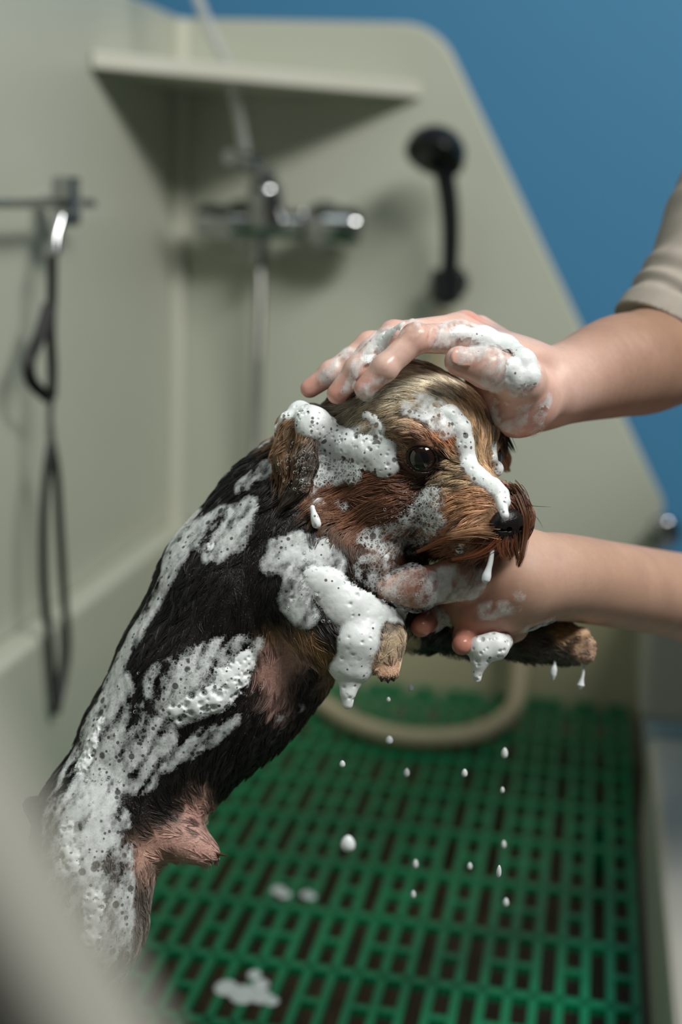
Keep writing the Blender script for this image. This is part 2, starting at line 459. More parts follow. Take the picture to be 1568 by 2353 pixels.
# ------------------------------------------------------------------ fittings on the panels
mx = empty('mixer_tap', onY(640, 520, 1.80), 'chrome wall mixer tap with lever below the corner shelf', 'tap')
a = onY(462, 510, 1.79); b = onY(806, 522, 1.79)
ax = (b - a); L = np.linalg.norm(ax); ax /= L
MB().lathe(a, ax, [(-.004, .0), (-.003, .019), (.004, .022), (.045, .023), (.06, .020), (.13, .019), (L - .06, .019), (L - .055, .0)]).build('body', M['chrome'], mx, True)
MB().lathe(b, ax, [(-.055, .0), (-.053, .021), (-.046, .024), (.002, .026), (.012, .022), (.016, .0)]).build('diverter_knob', M['chrome'], mx, True)
cpt = onY(612, 500, 1.77)
MB().lathe(cpt + np.array([0, 0, 0]), (0, -.15, 1), [(-.01, .0), (-.009, .022), (.02, .023), (.038, .021), (.046, .014), (.047, 0)]).build('cartridge', M['chrome'], mx, True)
MB().tube(spline([cpt + np.array([0, -.004, .035]), cpt + np.array([-.002, -.02, .055]), cpt + np.array([-.012, -.055, .066]), cpt + np.array([-.026, -.09, .070])], 6), [.016] * 6 + [.013] * 6 + [.010] * 7, 12).build('lever', M['chrome'], mx, True)
for t in (.22, .78):
    p = a + ax * L * t
    MB().lathe(p + np.array([0, .06, 0]), (0, -1, 0), [(0, .0), (.0005, .031), (.008, .031), (.012, .017), (.06, .016)]).build('wall_flange', M['chrome'], mx, True)
p = onY(598, 548, 1.79)
MB().lathe(p + np.array([0, 0, .012]), (0, 0, -1), [(0, .011), (.03, .011), (.031, .013), (.045, .013), (.046, .009)]).build('outlet', M['chrome'], mx, True)

def ridged(name, pts, r, pitch, amp, mat, n=None):
    pts = spline(pts, 16); seg = [0]
    for q0, q1 in zip(pts[:-1], pts[1:]): seg.append(seg[-1] + np.linalg.norm(q1 - q0))
    N = int(seg[-1] / pitch * 4); ss = np.linspace(0, seg[-1], N); P3 = np.array(pts)
    Q = [np.array([np.interp(s_, seg, P3[:, i]) for i in range(3)]) for s_ in ss]
    R = [r + amp * (0.5 + .5 * cos(2 * pi * s_ / pitch)) for s_ in ss]
    return MB().tube(Q, R, 12).build(name, mat, None, True)
h1 = ridged('shower_hose', [p + np.array([0, 0, -.03]), onY(597, 700, 1.80), onY(592, 850, 1.81), onY(588, 1010, 1.815), onY(586, 1300, 1.815), onY(570, 1480, 1.79), onZ(520, 1600, MATZ + .010)], .0062, .004, .0012, M['steelhose'])
tag(h1, 'grey metal shower hose hanging straight down from the mixer tap', 'hose')
h2 = ridged('water_hose', [onZ(560, 1560, MATZ + .014), onZ(640, 1565, MATZ + .013), onZ(720, 1605, MATZ + .0125), onZ(800, 1655, MATZ + .0125), onZ(900, 1688, MATZ + .0125), onZ(1010, 1696, MATZ + .0125), onZ(1110, 1680, MATZ + .013),
                   onY(1178, 1632, 1.735), onY(1196, 1560, 1.775), onY(1190, 1490, 1.80), onY(1165, 1420, 1.815), onY(1090, 1330, 1.82), onY(985, 1180, 1.82), onY(965, 1000, 1.82), onY(1000, 840, 1.81), onY(1025, 720, 1.80)], .0112, .0055, .0012, M['hose'])
tag(h2, 'thick beige ribbed hose looping over the green grating', 'hose')

hs = empty('hand_shower', onY(1020, 700, 1.80), 'black hand shower with a round head parked in its wall holder', 'shower')
hp = [onY(1024, 700, 1.80), onY(1032, 640, 1.795), onY(1036, 560, 1.785), onY(1034, 480, 1.775), onY(1024, 410, 1.765), onY(1012, 372, 1.757)]
MB().tube(spline(hp, 6), list(np.interp(np.linspace(0, 1, 31), [0, .1, .5, .85, 1], [.0095, .0105, .0115, .0125, .018])), 14).build('handle', M['black'], hs, True)
hc = onY(1002, 352, 1.755); hd = np.array([-.22, -.55, -.80])
MB().lathe(hc - hd / np.linalg.norm(hd) * .012, hd, [(-.018, 0), (-.017, .014), (-.010, .026), (.0, .034), (.012, .037), (.020, .0365), (.022, .033), (.0225, 0)], 32).build('shower_head', M['black'], hs, True)
hq = onY(1026, 655, 1.80)
MB().lathe(hq + np.array([0, 0, -.022]), (0.02, 0, 1), [(0, .013), (.001, .019), (.04, .021), (.041, .013)]).build('holder_ring', M['black'], hs, True)
MB().lathe(hq + np.array([0, .052, 0]), (0, -1, 0), [(0, .0), (.0005, .024), (.012, .022), (.018, .013), (.045, .013)]).build('wall_mount', M['black'], hs, True)

tb = MB().tube(spline([onY(400, -160, 1.62), onY(440, -40, 1.62), onY(480, 60, 1.64), onY(522, 150, 1.665), onY(540, 230, 1.70), onY(556, 310, 1.74), onY(566, 372, 1.765)], 8), .0066, 12).build('vinyl_tube', M['vinyl'], None, True)
tag(tb, 'translucent pale tube coming down past the shelf to the mixer tap', 'tube')

# rail and leash on the side panel
XR = -.52
rl = empty('wall_rail', (XR, 1.35, 1.22), 'thin chrome rail with a clamp on the side splash panel', 'rail')
e0 = onX(212, 468, XR)
MB().tube([(XR, .55, e0[2]), (XR, e0[1], e0[2])], .0048, 10).build('bar', M['chrome'], rl, True)
for y in (.62, e0[1] - .045): MB().tube([(XR, y, e0[2]), (XL, y, e0[2])], .006, 10).build('bracket', M['chrome'], rl, True)
cl = onX(152, 468, XR)
MB().box(XR - .012, XR + .012, cl[1] - .011, cl[1] + .011, e0[2] - .022, e0[2] + .026).build('clamp', M['chrome'], rl, bevel=.004)
cz = cl + np.array([0, -.006, 0])
lr = empty('grooming_leash', onX(128, 1640, XR), 'black looped grooming leash hanging from the chrome rail', 'leash')
MB().tube([onX(140, 500, XR), onX(130, 540, XR), onX(126, 585, XR)], [.006, .0045, .006], 10).build('snap_hook', M['chrome'], lr, True)
def ribbon(name, pts, w0, th, mat, parent):
    mb = MB(); pts = spline(pts, 8); n = len(pts); v = []; f = []
    for i, p in enumerate(pts):
        t = pts[min(i + 1, n - 1)] - pts[max(i - 1, 0)]; t /= np.linalg.norm(t)
        s_ = np.cross(t, np.array([-.35, 1., 0])); s_ /= np.linalg.norm(s_); q = np.cross(t, s_)
        for a_, b_ in ((-1, -1), (1, -1), (1, 1), (-1, 1)): v.append(p + s_ * a_ * w0 / 2 + q * b_ * th / 2)
    for i in range(n - 1):
        for k_ in range(4): f.append((i * 4 + k_, i * 4 + (k_ + 1) % 4, i * 4 + 4 + (k_ + 1) % 4, i * 4 + 4 + k_))
    f += [(3, 2, 1, 0), tuple(range(4 * n - 4, 4 * n))]
    return mb.add(v, f).build(name, mat, parent, False)
X = lambda u, v, dx=0: onX(u, v, XR + dx)
ribbon('strap', [X(120, 585), X(119, 680), X(116, 760), X(120, 850), X(118, 915)], .0100, .002, M['strap'], lr)
ribbon('strap', [X(112, 700), X(92, 770), X(68, 830), X(72, 875), X(100, 905), X(116, 918)], .0120, .002, M['strap'], lr)
MB().tube([X(116, 915), X(114, 960), X(116, 1000), X(118, 1020)], [.004, .0032, .0045, .003], 10).build('slider', M['chrome'], lr, True)
ribbon('strap', [X(118, 1015), X(108, 1080), X(100, 1200), X(102, 1350), X(114, 1480), X(122, 1580), X(128, 1640)], .0085, .002, M['strap'], lr)
ribbon('strap', [X(118, 1015), X(130, 1090), X(138, 1220), X(146, 1350), X(154, 1480), X(146, 1560), X(128, 1640)], .0085, .002, M['strap'], lr)

# ------------------------------------------------------------------ the dog
H0 = K(925, 1012, 81.5)
HF = np.array([.60, -.33, -.73]); HF /= np.linalg.norm(HF)
HLt = np.array([.77, .03, .64]); HLt -= HF * (HLt @ HF); HLt /= np.linalg.norm(HLt)
HT = np.cross(HF, HLt); HT = HT if HT[1] > 0 else -HT
def H(f, l, t): return H0 + HF * f + HLt * l + HT * t
HR = np.stack([HF, HLt, HT])
zup = np.array([RT[2], UP[2], FW[2]])
foot_n = from_world((-.275, .70, MATZ + .012)); foot_f = from_world((-.29, .78, MATZ + .012))

dg = Grid((-19.5, -50, 69.5), (16.0, 10.0, 91.0), 0.14)
# trunk
chain_px(dg, [(835, 1085, 83.5, 4.1), (735, 1150, 83, 4.1), (655, 1225, 82.8, 4.3), (565, 1370, 82.6, 4.9), (462, 1560, 82.3, 4.7), (352, 1715, 82, 3.9), (268, 1860, 81.6, 3.4), (225, 1960, 81.2, 3.3)], 1.5)
chain_px(dg, [(700, 1290, 81.6, 4.3), (790, 1330, 81.2, 4.0), (850, 1365, 81.5, 3.3)], 1.5)      # chest
chain_px(dg, [(640, 1500, 82.6, 3.4), (560, 1620, 82.2, 2.8), (430, 1770, 81.8, 2.4)], 1.6)         # belly line
# near foreleg, held forward
chain_px(dg, [(690, 1350, 79.4, 2.8), (760, 1450, 78.6, 2.0), (835, 1480, 78.2, 1.45), (884, 1470, 78.0, 1.05), (890, 1525, 77.8, .72)], .7)
for du in (-11, 2, 13): chain_px(dg, [(889 + du * .5, 1515, 77.6, .45), (890 + du, 1548, 77.3, .34)], .12)
chain_px(dg, [(690, 1560, 81.8, 1.6), (640, 1600, 81.8, 1.8)], 1.0)
# far foreleg over the hand
chain_px(dg, [(880, 1400, 84.5, 2.6), (1080, 1440, 84.6, 1.6), (1230, 1470, 84.4, 1.25), (1300, 1480, 84.2, 1.15), (1338, 1492, 84.0, .85)], .7)
for du, dv in ((-6, -30), (8, -8), (6, 16)): chain_px(dg, [(1300, 1476, 83.6, .6), (1342 + du, 1490 + dv, 83.2, .50)], .15)
# sheath and inner thigh
chain_px(dg, [(335, 1850, 80.8, 2.6), (400, 1915, 80.0, 1.4), (452, 1945, 79.7, .75), (488, 1960, 79.6, .34)], .9)
# hind legs
kn = K(215, 2120, 79.3)
dg.chain([(K(225, 1900, 80.5), 3.6), (K(205, 2010, 79.6), 3.2), (kn, 2.7), (kn * .35 + (foot_n + zup * 7 + np.array([-1.5, 0, 0])) * .65, 1.5), (foot_n + zup * 6 + np.array([-2.2, 0, 0]), 1.2), (foot_n + zup * .4, 1.2), (foot_n + np.array([2.4, 0, -.6]) + zup * .1, 1.0)], 1.2)
kn2 = K(230, 2120, 84.5)
dg.chain([(K(230, 1900, 83.5), 3.2), (kn2, 2.4), (foot_f + zup * 6 + np.array([-2.2, 0, 0]), 1.2), (foot_f + zup * .4, 1.2), (foot_f + np.array([2.4, 0, -.6]) + zup * .1, 1.0)], 1.2)
# tail stub
chain_px(dg, [(190, 1900, 82.5, 1.6), (110, 1870, 83, .8), (70, 1850, 83, .45)], .8)
# head
dg.ell(H(0, 0, .2), (5.0, 4.5, 4.3), HR, 1.2)
dg.ell(H(2.6, 0, 1.3), (3.0, 3.4, 2.7), HR, 1.0)                    # forehead
dg.ell(H(1.2, -2.7, -2.4), (3.6, 2.0, 2.7), HR, 1.2)               # cheeks
dg.ell(H(1.2, 2.7, -2.4), (3.6, 2.0, 2.7), HR, 1.2)
dg.cone(H(3.6, 0, -1.0), H(8.0, 0, -1.7), 2.5, 1.35, 1.0)             # muzzle
dg.cone(H(5.8, -.9, -2.3), H(8.1, -.65, -2.5), 1.45, 1.15, .6)       # lips
dg.cone(H(5.8, .9, -2.3), H(7.9, .9, -2.5), 1.45, 1.25, .6)
dg.cone(K(1150, 1150, 77.6), K(1188, 1185, 77.0), 1.0, .75, .6)
dg.cone(H(2.5, 0, -3.6), H(7.3, 0, -3.7), 2.0, .85, .6)               # jaw
dg.cone(H(8.1, 0, -1.75), H(8.9, 0, -2.0), .9, .8, .4)
dg.ell(H(3.6, -2.5, 1.7), (1.4, 1.5, .75), HR, .6)                    # brows
dg.ell(H(3.6, 2.5, 1.7), (1.4, 1.5, .75), HR, .6)
EYE = [H(4.25, -2.25, .40), H(4.25, 2.25, .40)]
ED = []
for s_, e in zip((-1, 1), EYE):
    dr = HF * .74 + HLt * s_ * .66 + HT * .08; dr /= np.linalg.norm(dr); ED.append(dr)
    lat = np.cross(HT, dr); lat /= np.linalg.norm(lat); tt = np.cross(dr, lat); tt = tt if tt @ HT > 0 else -tt
    Re = np.stack([dr, lat, tt])
    dg.ell(e + dr * .25, (1.0, 1.35, 1.15), Re, .4)
    dg.ell(e + dr * 1.15, (1.1, .88, .70), Re, .18, 'sub')
# near ear: a soft flap folded back against the neck
dg.ell(K(705, 985, 79.8), (1.6, 1.3, 1.1), None, .7)
chain_px(dg, [(672, 985, 79.0, .75), (655, 1060, 78.6, .62), (668, 1120, 78.3, .40), (655, 1160, 78.0, .2)], .4)
chain_px(dg, [(705, 985, 78.2, .7), (700, 1060, 77.8, .55), (690, 1120, 77.6, .35), (655, 1162, 77.8, .16)], .4)
# far ear tip
dg.cone(H(1.5, 4.4, 1.5), H(2.8, 5.6, -.4), 1.0, .35, .5)

# coat colours: patches (u, v, radius px, rgb)
def lin(*c): return np.array(srgb(*c))
BLK, TAN, RED, SILV, PINK, CRM, DBR = lin(24, 22, 20), lin(168, 126, 84), lin(122, 76, 48), lin(182, 174, 152), lin(192, 150, 138), lin(196, 168, 130), lin(58, 34, 20)
PATCH = [  # u, v, ru, colour
    (560, 1120, 90, BLK), (640, 1230, 110, BLK), (480, 1300, 120, BLK), (420, 1480, 130, BLK), (300, 1650, 120, BLK), (330, 1830, 90, BLK), (560, 1400, 90, BLK),
    (520, 1600, 80, BLK), (560, 1700, 60, BLK), (700, 1300, 70, BLK), (720, 1560, 45, BLK), (760, 1230, 60, BLK), (200, 1800, 110, BLK), (200, 1950, 100, lin(70, 64, 60)), (190, 2100, 120, lin(120, 112, 104)), (190, 2400, 200, lin(120, 100, 80)),
    (636, 1500, 42, PINK), (645, 1560, 50, PINK), (660, 1530, 40, PINK), (620, 1460, 26, TAN), (690, 1470, 26, TAN), (730, 1510, 26, TAN), (690, 1430, 30, BLK), (700, 1600, 40, BLK),
    (760, 1560, 30, TAN), (890, 1480, 40, lin(206, 182, 152)), (890, 1545, 30, lin(204, 164, 136)), (820, 1440, 60, BLK), (840, 1340, 90, lin(60, 48, 40)),
    (400, 1930, 45, PINK), (460, 1950, 30, PINK), (340, 1960, 50, lin(190, 150, 135)), (440, 1850, 30, PINK),
    (1240, 1470, 60, lin(80, 70, 60)), (1335, 1470, 22, lin(196, 162, 126)), (1340, 1500, 18, lin(170, 140, 120)), (1315, 1488, 12, DBR), (1350, 1484, 8, DBR), (1290, 1455, 22, lin(180, 140, 90)), (1080, 1440, 80, BLK),
    (960, 880, 70, SILV), (880, 900, 60, SILV * .8), (820, 930, 50, lin(120, 108, 86)), (1040, 900, 50, lin(198, 186, 162)), (760, 950, 40, lin(60, 52, 44)),
    (1090, 960, 40, lin(196, 166, 124)), (1120, 1020, 40, lin(192, 160, 120)), (1000, 960, 40, lin(180, 154, 116)), (900, 970, 45, lin(150, 128, 98)),
    (940, 1000, 28, RED), (990, 1000, 30, lin(160, 112, 82)), (1030, 1005, 26, lin(196, 138, 92)), (975, 1022, 18, PINK),
    (800, 1100, 60, RED), (880, 1120, 50, lin(112, 68, 44)), (760, 1060, 50, lin(80, 66, 54)), (780, 1160, 50, lin(138, 94, 62)), (860, 1190, 50, lin(118, 76, 50)), (940, 1160, 50, lin(112, 70, 48)),
    (980, 1110, 30, lin(60, 34, 22)), (1010, 1060, 16, lin(48, 26, 18)), (930, 1080, 20, lin(80, 42, 26)),
    (1060, 1100, 36, lin(160, 134, 98)), (1080, 1160, 34, lin(168, 120, 78)), (1100, 1215, 40, lin(196, 150, 112)), (1040, 1230, 40, lin(140, 90, 58)), (1130, 1250, 30, lin(128, 74, 46)), (1200, 1140, 34, lin(112, 70, 46)), (1215, 1180, 26, lin(84, 48, 30)), (1190, 1240, 26, lin(130, 82, 56)),
    (1000, 1270, 34, DBR), (940, 1270, 34, lin(78, 46, 28)), (1080, 1270, 30, lin(120, 68, 44)), (880, 1240, 34, lin(108, 66, 42)),
    (660, 1010, 40, lin(150, 114, 76)), (650, 1080, 30, lin(150, 106, 66)), (720, 1060, 40, lin(70, 62, 56)), (690, 1130, 24, lin(60, 54, 48)), (650, 1150, 16, lin(110, 90, 70)),
    (1170, 1010, 22, lin(40, 30, 24)), (1190, 1040, 22, BLK)]
PU = np.array([p[:3] for p in PATCH], float); PC = np.array([p[3] for p in PATCH])
def coat(V):
    V = np.asarray(V); u, v = uv_of(V); j = fbm(V * 1.1, 3)[:, None] - .5; j2 = fbm(V * 1.1 + 31, 3)[:, None] - .5
    u = u[:, None] + j * 60; v = v[:, None] + j2 * 60
    out = np.zeros((len(V), 3)); n = 40000
    for i in range(0, len(V), n):
        q = ((u[i:i + n] - PU[:, 0]) ** 2 + (v[i:i + n] - PU[:, 1]) ** 2) / (PU[:, 2] * .8) ** 2
        wgt = np.exp(-q) + 1e-5 / (1 + q) ** 2; out[i:i + n] = wgt @ PC / wgt.sum(1, keepdims=True)
    return out
def HIDE(V):
    c = coat(V); lm = c.mean(1, keepdims=True)
    return c * (.55 + .5 * np.clip((lm - .16) / .12, 0, 1)) + np.array(srgb(60, 40, 34)) * .08
dog = empty('dog', to_world((foot_n + foot_f) / 2) * [1, 1, 0] + [0, 0, MATZ], 'small wet black and tan puppy lathered with shampoo, held upright', 'dog')
body, DV = sculpt('body', dg, M['hide'], dog, HIDE, 1)

# eyes
for e, dr in zip(EYE, ED):
    c = e + dr * .12; R_ = 1.02; mb = MB().sphere((0, 0, 0), R_, 40, 28)
    v = np.array(mb.v); v = v[:, [0, 1, 2]]
    lat = np.cross(HT, dr); lat /= np.linalg.norm(lat); tt = np.cross(dr, lat)
    Vc = c + v[:, 2:3] * dr + v[:, 0:1] * lat + v[:, 1:2] * tt
    ang = np.degrees(np.arccos(np.clip(v[:, 2] / R_, -1, 1)))
    col = np.where(ang[:, None] < 20, np.array([.004, .004, .005]), np.where(ang[:, None] < 46, np.array([.016, .007, .004]) , np.array([.012, .007, .006])))
    oe = obj('eye', to_world(Vc), mb.f, M['eye'], dog, True, col)
    mbr = MB(); ring = []
    for k_ in range(41):
        a_ = 2 * pi * k_ / 40; ring.append(c + dr * (R_ * .72) + lat * .80 * cos(a_) + tt * (.66 * sin(a_)))
    mbr.tube(ring, .085, 8, False)
    obj('eyelid', to_world(np.array(mbr.v)), mbr.f, M['rim'], oe, True)
# nose
ng = Grid(H(9.0, 0, -1.8) - 2, H(9.0, 0, -1.8) + 2, .04)
NB = H(9.35, 0, -1.80)
ng.ell(NB, (.72, 1.14, .90), HR, .2)
ng.ell(NB - HT * .45 + HF * .02, (.45, .5, .55), HR, .25)
for s_ in (-1, 1):
    ng.ell(NB + HLt * s_ * .42 + HF * .42 - HT * .02, (.40, .19, .15), HR, .08, 'sub')
    ng.ell(NB + HLt * s_ * .74 + HF * .25 - HT * .10, (.35, .24, .09), HR, .08, 'sub')
ng.cone(NB + HF * .62 + HT * -.1, NB + HF * .5 - HT * 1.0, .05, .05, .08, 'sub')
sculpt('nose', ng, M['nose'], dog)
# claws on the far paw and the near paw
for (u0, v0, d0, u1, v1, d1) in ((1342, 1464, 83.6, 1358, 1472, 83.2), (1352, 1484, 83.5, 1364, 1497, 83.2), (1346, 1506, 83.6, 1352, 1522, 83.4), (879, 1556, 77.1, 877, 1567, 77.0), (892, 1559, 77.0, 892, 1570, 76.9), (903, 1556, 77.1, 906, 1566, 77.0)):
    mb = MB().tube([K(u0, v0, d0), (K(u0, v0, d0) + K(u1, v1, d1)) / 2, K(u1, v1, d1)], [.16, .12, .03], 8)
    obj('claw', to_world(np.array(mb.v)), mb.f, M['claw'], dog, True)

# ------------------------------------------------------------------ the groomer's arms
SK = lin(222, 186, 172); SKR = lin(216, 152, 138); SKD = lin(152, 114, 94)
ag = Grid((-5.5, -2, 70), (33, 26, 104), 0.125)
# forearm, elbow, upper arm of the hand on the head
ag.limb([(K(u, v, d), r) for u, v, d, r in [(1262, 892, 81.5, 2.25), (1330, 872, 83.5, 2.5), (1420, 842, 86.5, 3.1), (1495, 828, 89.5, 3.3), (1560, 780, 92, 3.4), (1670, 580, 95, 3.9), (1760, 300, 98, 4.4)]], 1.0)
MCP = dict(index=K(1050, 778, 78.4), middle=K(1052, 758, 80.2), ring=K(1068, 752, 82.0), little=K(1100, 762, 83.6))
WR = K(1255, 880, 81.3)
for k_, q in MCP.items(): ag.cone(WR + (q - WR) * .12, q, 1.35, .98, .7)
ag.ell((WR + MCP['middle']) / 2 + np.array([.1, -.2, -.2]), (2.6, 1.25, 2.6), None, 1.0)
FING = dict(
    index=[(MCP['index'], .92), (K(955, 778, 76.9), .80), (K(884, 846, 76.4), .70), (K(838, 893, 76.6), .60)],
    middle=[(MCP['middle'], .95), (K(905, 772, 78.6), .82), (K(822, 850, 78.0), .72), (K(775, 905, 78.2), .60)],
    ring=[(MCP['ring'], .92), (K(850, 795, 80.4), .78), (K(762, 858, 80.0), .68), (K(712, 893, 80.2), .56)],
    little=[(MCP['little'], .85), (K(930, 790, 82.6), .70), (K(850, 850, 82.6), .60), (K(805, 890, 82.8), .50)])
def bone(g, pts, k=.22):
    pts = [(np.array(p), r) for p, r in pts]
    for (a_, ra), (b_, rb) in zip(pts[:-1], pts[1:]): g.cone(a_, b_, ra * .97, rb * .97, k)
    for p, r in pts[1:-1]: g.ball(p, r * 1.05, .25)
for f_ in FING.values(): bone(ag, f_)
THUMB = [(K(1232, 915, 79.6), 1.5), (K(1196, 872, 77.2), 1.28), (K(1122, 846, 76.2), 1.02), (K(1056, 830, 75.9), .84)]
bone(ag, THUMB, .6)
ag.ell(K(1190, 935, 79.3), (1.9, 1.75, 1.9), None, .9)              # ball of the thumb
ag.ell(K(1215, 930, 82.5), (1.9, 1.6, 1.6), None, .9)               # heel of the hand
ag.ell(K(1130, 900, 81.5), (1.6, 1.5, 2.0), None, .9)
# press the hand onto the head instead of through it
def press(g, base, off):
    p = g.points(); n0 = p.shape[0]
    for i in range(0, n0, 24):
        q = p[i:i + 24]; m_ = g.phi[i:i + 24] < .4
        if m_.any():
            f_ = base.at(q[m_]) ; g.phi[i:i + 24][m_] = np.maximum(g.phi[i:i + 24][m_], off - f_)
press(ag, dg, .03)
def skin_col(tips, base):
    def fn(V):
        c = np.tile(base, (len(V), 1))
        for (p, r, col) in tips:
            w_ = np.exp(-((V - p) ** 2).sum(1) / r ** 2)[:, None]; c = c * (1 - w_) + col * w_
        wet = np.clip((np.where(uv_of(V)[1] > 1150, 1180, 1330) - uv_of(V)[0]) / 120, 0, 1)[:, None]
        return np.concatenate([c * (0.9 + .2 * fbm(V * .9, 2)[:, None]), wet], 1)
    return fn
tips1 = [(f_[-1][0], 1.0, SKR) for f_ in FING.values()] + [(f_[1][0], .8, lin(220, 164, 148)) for f_ in FING.values()] + [(THUMB[-1][0], 1.1, SKR), (K(1200, 950, 79), 1.6, SKR), (K(1370, 860, 84.5), 3.2, SKD), (K(1320, 930, 83), 1.8, SKD), (K(1480, 800, 88), 7.0, lin(138, 104, 80)), (K(1085, 735, 81), .9, lin(214, 146, 128))]

# left arm: holds the chest
bgd = Grid((1.0, -11, 74), (36, 1.5, 104), 0.125)
bgd.limb([(K(u, v, d), r) for u, v, d, r in [(1700, 1400, 99, 3.5), (1568, 1371, 93.5, 2.85), (1400, 1342, 86.5, 2.6), (1275, 1325, 82, 2.55), (1190, 1335, 80.2, 2.6)]], 1.0)
bgd.ell(K(1120, 1365, 80.2), (2.9, 2.4, 1.7), None, 1.0)
bgd.ell(K(1190, 1275, 80.2), (1.8, 1.5, 1.5), None, .9)             # ball of the thumb
bone(bgd, [(K(1170, 1290, 79.8), 1.35), (K(1060, 1325, 78.6), 1.15), (K(960, 1350, 78.0), .98), (K(885, 1355, 77.8), .78)], .8)
LF = [[(K(1130, 1400, 81.0), 1.1), (K(1040, 1400, 82.4), .85), (K(985, 1420, 80.6), .74), (K(968, 1440, 79.0), .62)],
      [(K(1170, 1410, 80.6), 1.1), (K(1110, 1440, 81.6), .85), (K(1075, 1462, 80.4), .76), (K(1062, 1482, 79.0), .60)],
      [(K(1190, 1400, 80.6), 1.0), (K(1180, 1440, 81.2), .8), (K(1150, 1468, 80.4), .68), (K(1128, 1478, 79.6), .55)]]
for f_ in LF: bone(bgd, f_, .3)
tips2 = [(f_[-1][0], 1.0, lin(206, 128, 112)) for f_ in LF] + [(K(1080, 1380, 78.5), 2.2, lin(186, 132, 116)), (K(980, 1340, 78), 2.0, lin(176, 120, 104)), (K(1240, 1260, 80), 2.5, lin(196, 162, 144))]
person = empty('person', to_world(K(1700, 1500, 100)) * [1, 1, 0] + [.30, 0, 0], 'person in a grey short-sleeved shirt washing the puppy with both hands', 'person')
V1, F1 = ag.mesh(); V2, F2 = bgd.mesh()
c1 = skin_col(tips1, SK)(V1); c2 = skin_col(tips2, lin(186, 150, 130))(V2)
arms = obj('body', np.concatenate([to_world(V1), to_world(V2)]), np.concatenate([F1, F2 + len(V1)]), M['wetskin'], person, True, np.concatenate([c1, c2]))
sm = arms.modifiers.new('smooth', 'SMOOTH'); sm.iterations = 2; sm.factor = .5
# thumb nail and fingertips' nails of the upper hand
def nail(c, n, t, w_, l_, parent):
    n = n / np.linalg.norm(n); t = t - n * (t @ n); t /= np.linalg.norm(t); s_ = np.cross(n, t); v = []; f = []; N = 9
    for i in range(N):
        for j in range(N):
            a_ = (i / (N - 1) - .5) * 2; b_ = (j / (N - 1) - .5) * 2
            q = max(abs(a_), abs(b_)); rr = math.hypot(a_, b_); sc_ = q / rr if rr > 0 else 0; sc_ = sc_ ** .6
            x, y = a_ * sc_ * w_, b_ * sc_ * l_
            v.append(c + s_ * x + t * y + n * (.10 - (x / w_) ** 2 * .22 * w_))
    for i in range(N - 1):
        for j in range(N - 1): f.append((i * N + j, i * N + j + 1, (i + 1) * N + j + 1, (i + 1) * N + j))
    o = obj('fingernail', to_world(np.array(v)), f, M['nail'], parent, True)
    so = o.modifiers.new('thick', 'SOLIDIFY'); so.thickness = .0005
    return o
def nail_at(g, u, v, tip_from, tip_to, w_, l_):
    p, ok = g.surf(u, v)
    if ok[0]: nail(p[0], g.grad(p)[0], np.array(tip_to) - np.array(tip_from), w_, l_, person)
nail_at(ag, 1062, 822, THUMB[2][0], THUMB[3][0], .48, .60)

# sleeves and shirt
sg = Grid((17, -62, 82), (78, 30, 150), 0.5)
sleeve = [(1500, 815, 90.5, 3.5), (1545, 770, 91.6, 3.75), (1612, 668, 93.8, 4.0), (1680, 540, 95.5, 4.4), (1790, 260, 99, 5.2)]
hi = Grid((17, 6, 82), (42, 34, 110), 0.16)
chain_px(hi, sleeve, .8)
nsl = np.array([.52, .80, .12]); nsl /= np.linalg.norm(nsl); p_hem = K(1500, 742, 90.4)
X_, Y_, Z_ = np.meshgrid(*hi.ax, indexing='ij', sparse=True)
t_ = (X_ - p_hem[0]) * nsl[0] + (Y_ - p_hem[1]) * nsl[1] + (Z_ - p_hem[2]) * nsl[2]
hi.phi = hi.phi - .10 * (t_ < 1.7) + np.where(t_ > 1.7, .20 * np.exp(-np.clip(t_ - 1.7, 0, 30) / 5.0) * np.sin(2 * pi * np.clip(t_ - 1.7, 0, 30) ** .86 / 1.9 + X_ * .9 + Z_ * .5 + np.sin(Y_ * .6 + X_ * .8) * .9), 0) + .12 * np.sin(X_ * .5 + Y_ * .33 + Z_ * .45) * (t_ > 4) + .14 * np.exp(-((t_ - 1.75) / .22) ** 2)
hi.phi = np.maximum(hi.phi, -t_).astype(np.float32)

# rest of the shirt and the figure (mostly outside the picture)
SHR = from_world((.37, 1.08, 1.43)); SHL = from_world((.42, 1.38, 1.40)); ELL = K(1700, 1400, 99)
hi.cone(K(1790, 260, 99), SHR, 5.4, 6.0, 1.0)
Vh, Fh = hi.mesh()
tz = Grid(from_world((.44, 1.24, .95)) - [34, 50, 34], from_world((.44, 1.24, .95)) + [34, 60, 34], .6)
W = from_world
tz.cone(K(1790, 260, 99), SHR, 5.4, 6.2, 2)
tz.cone(SHR, SHL, 6.2, 6.2, 3)
for dz_, r_ in ((1.30, 11.5), (1.15, 12), (1.02, 11)): tz.cone(W((.33, 1.08, dz_)), W((.42, 1.34, dz_)), r_, r_, 4)
tz.cone(W((.40, 1.12, .85)), W((.46, 1.30, .85)), 11, 12, 4)
le = W((.24, 1.14, .98)) * .25 + SHL * .75
tz.cone(SHL, le, 6.2, 5.2, 2)
Vt, Ft = tz.mesh()
obj('shirt', np.concatenate([to_world(Vh), to_world(Vt)]), np.concatenate([Fh, Ft + len(Vh)]), M['shirt'], person, True)
lg = Grid(W((.44, 1.24, .4)) - [34, 70, 34], W((.44, 1.24, .4)) + [34, 60, 34], .8)
for yy in (1.15, 1.33): lg.chain([(W((.44, yy, .84)), 9), (W((.45, yy, .45)), 7), (W((.46, yy, .06)), 5.5), (W((.36, yy, .05)), 4.8)], 2)
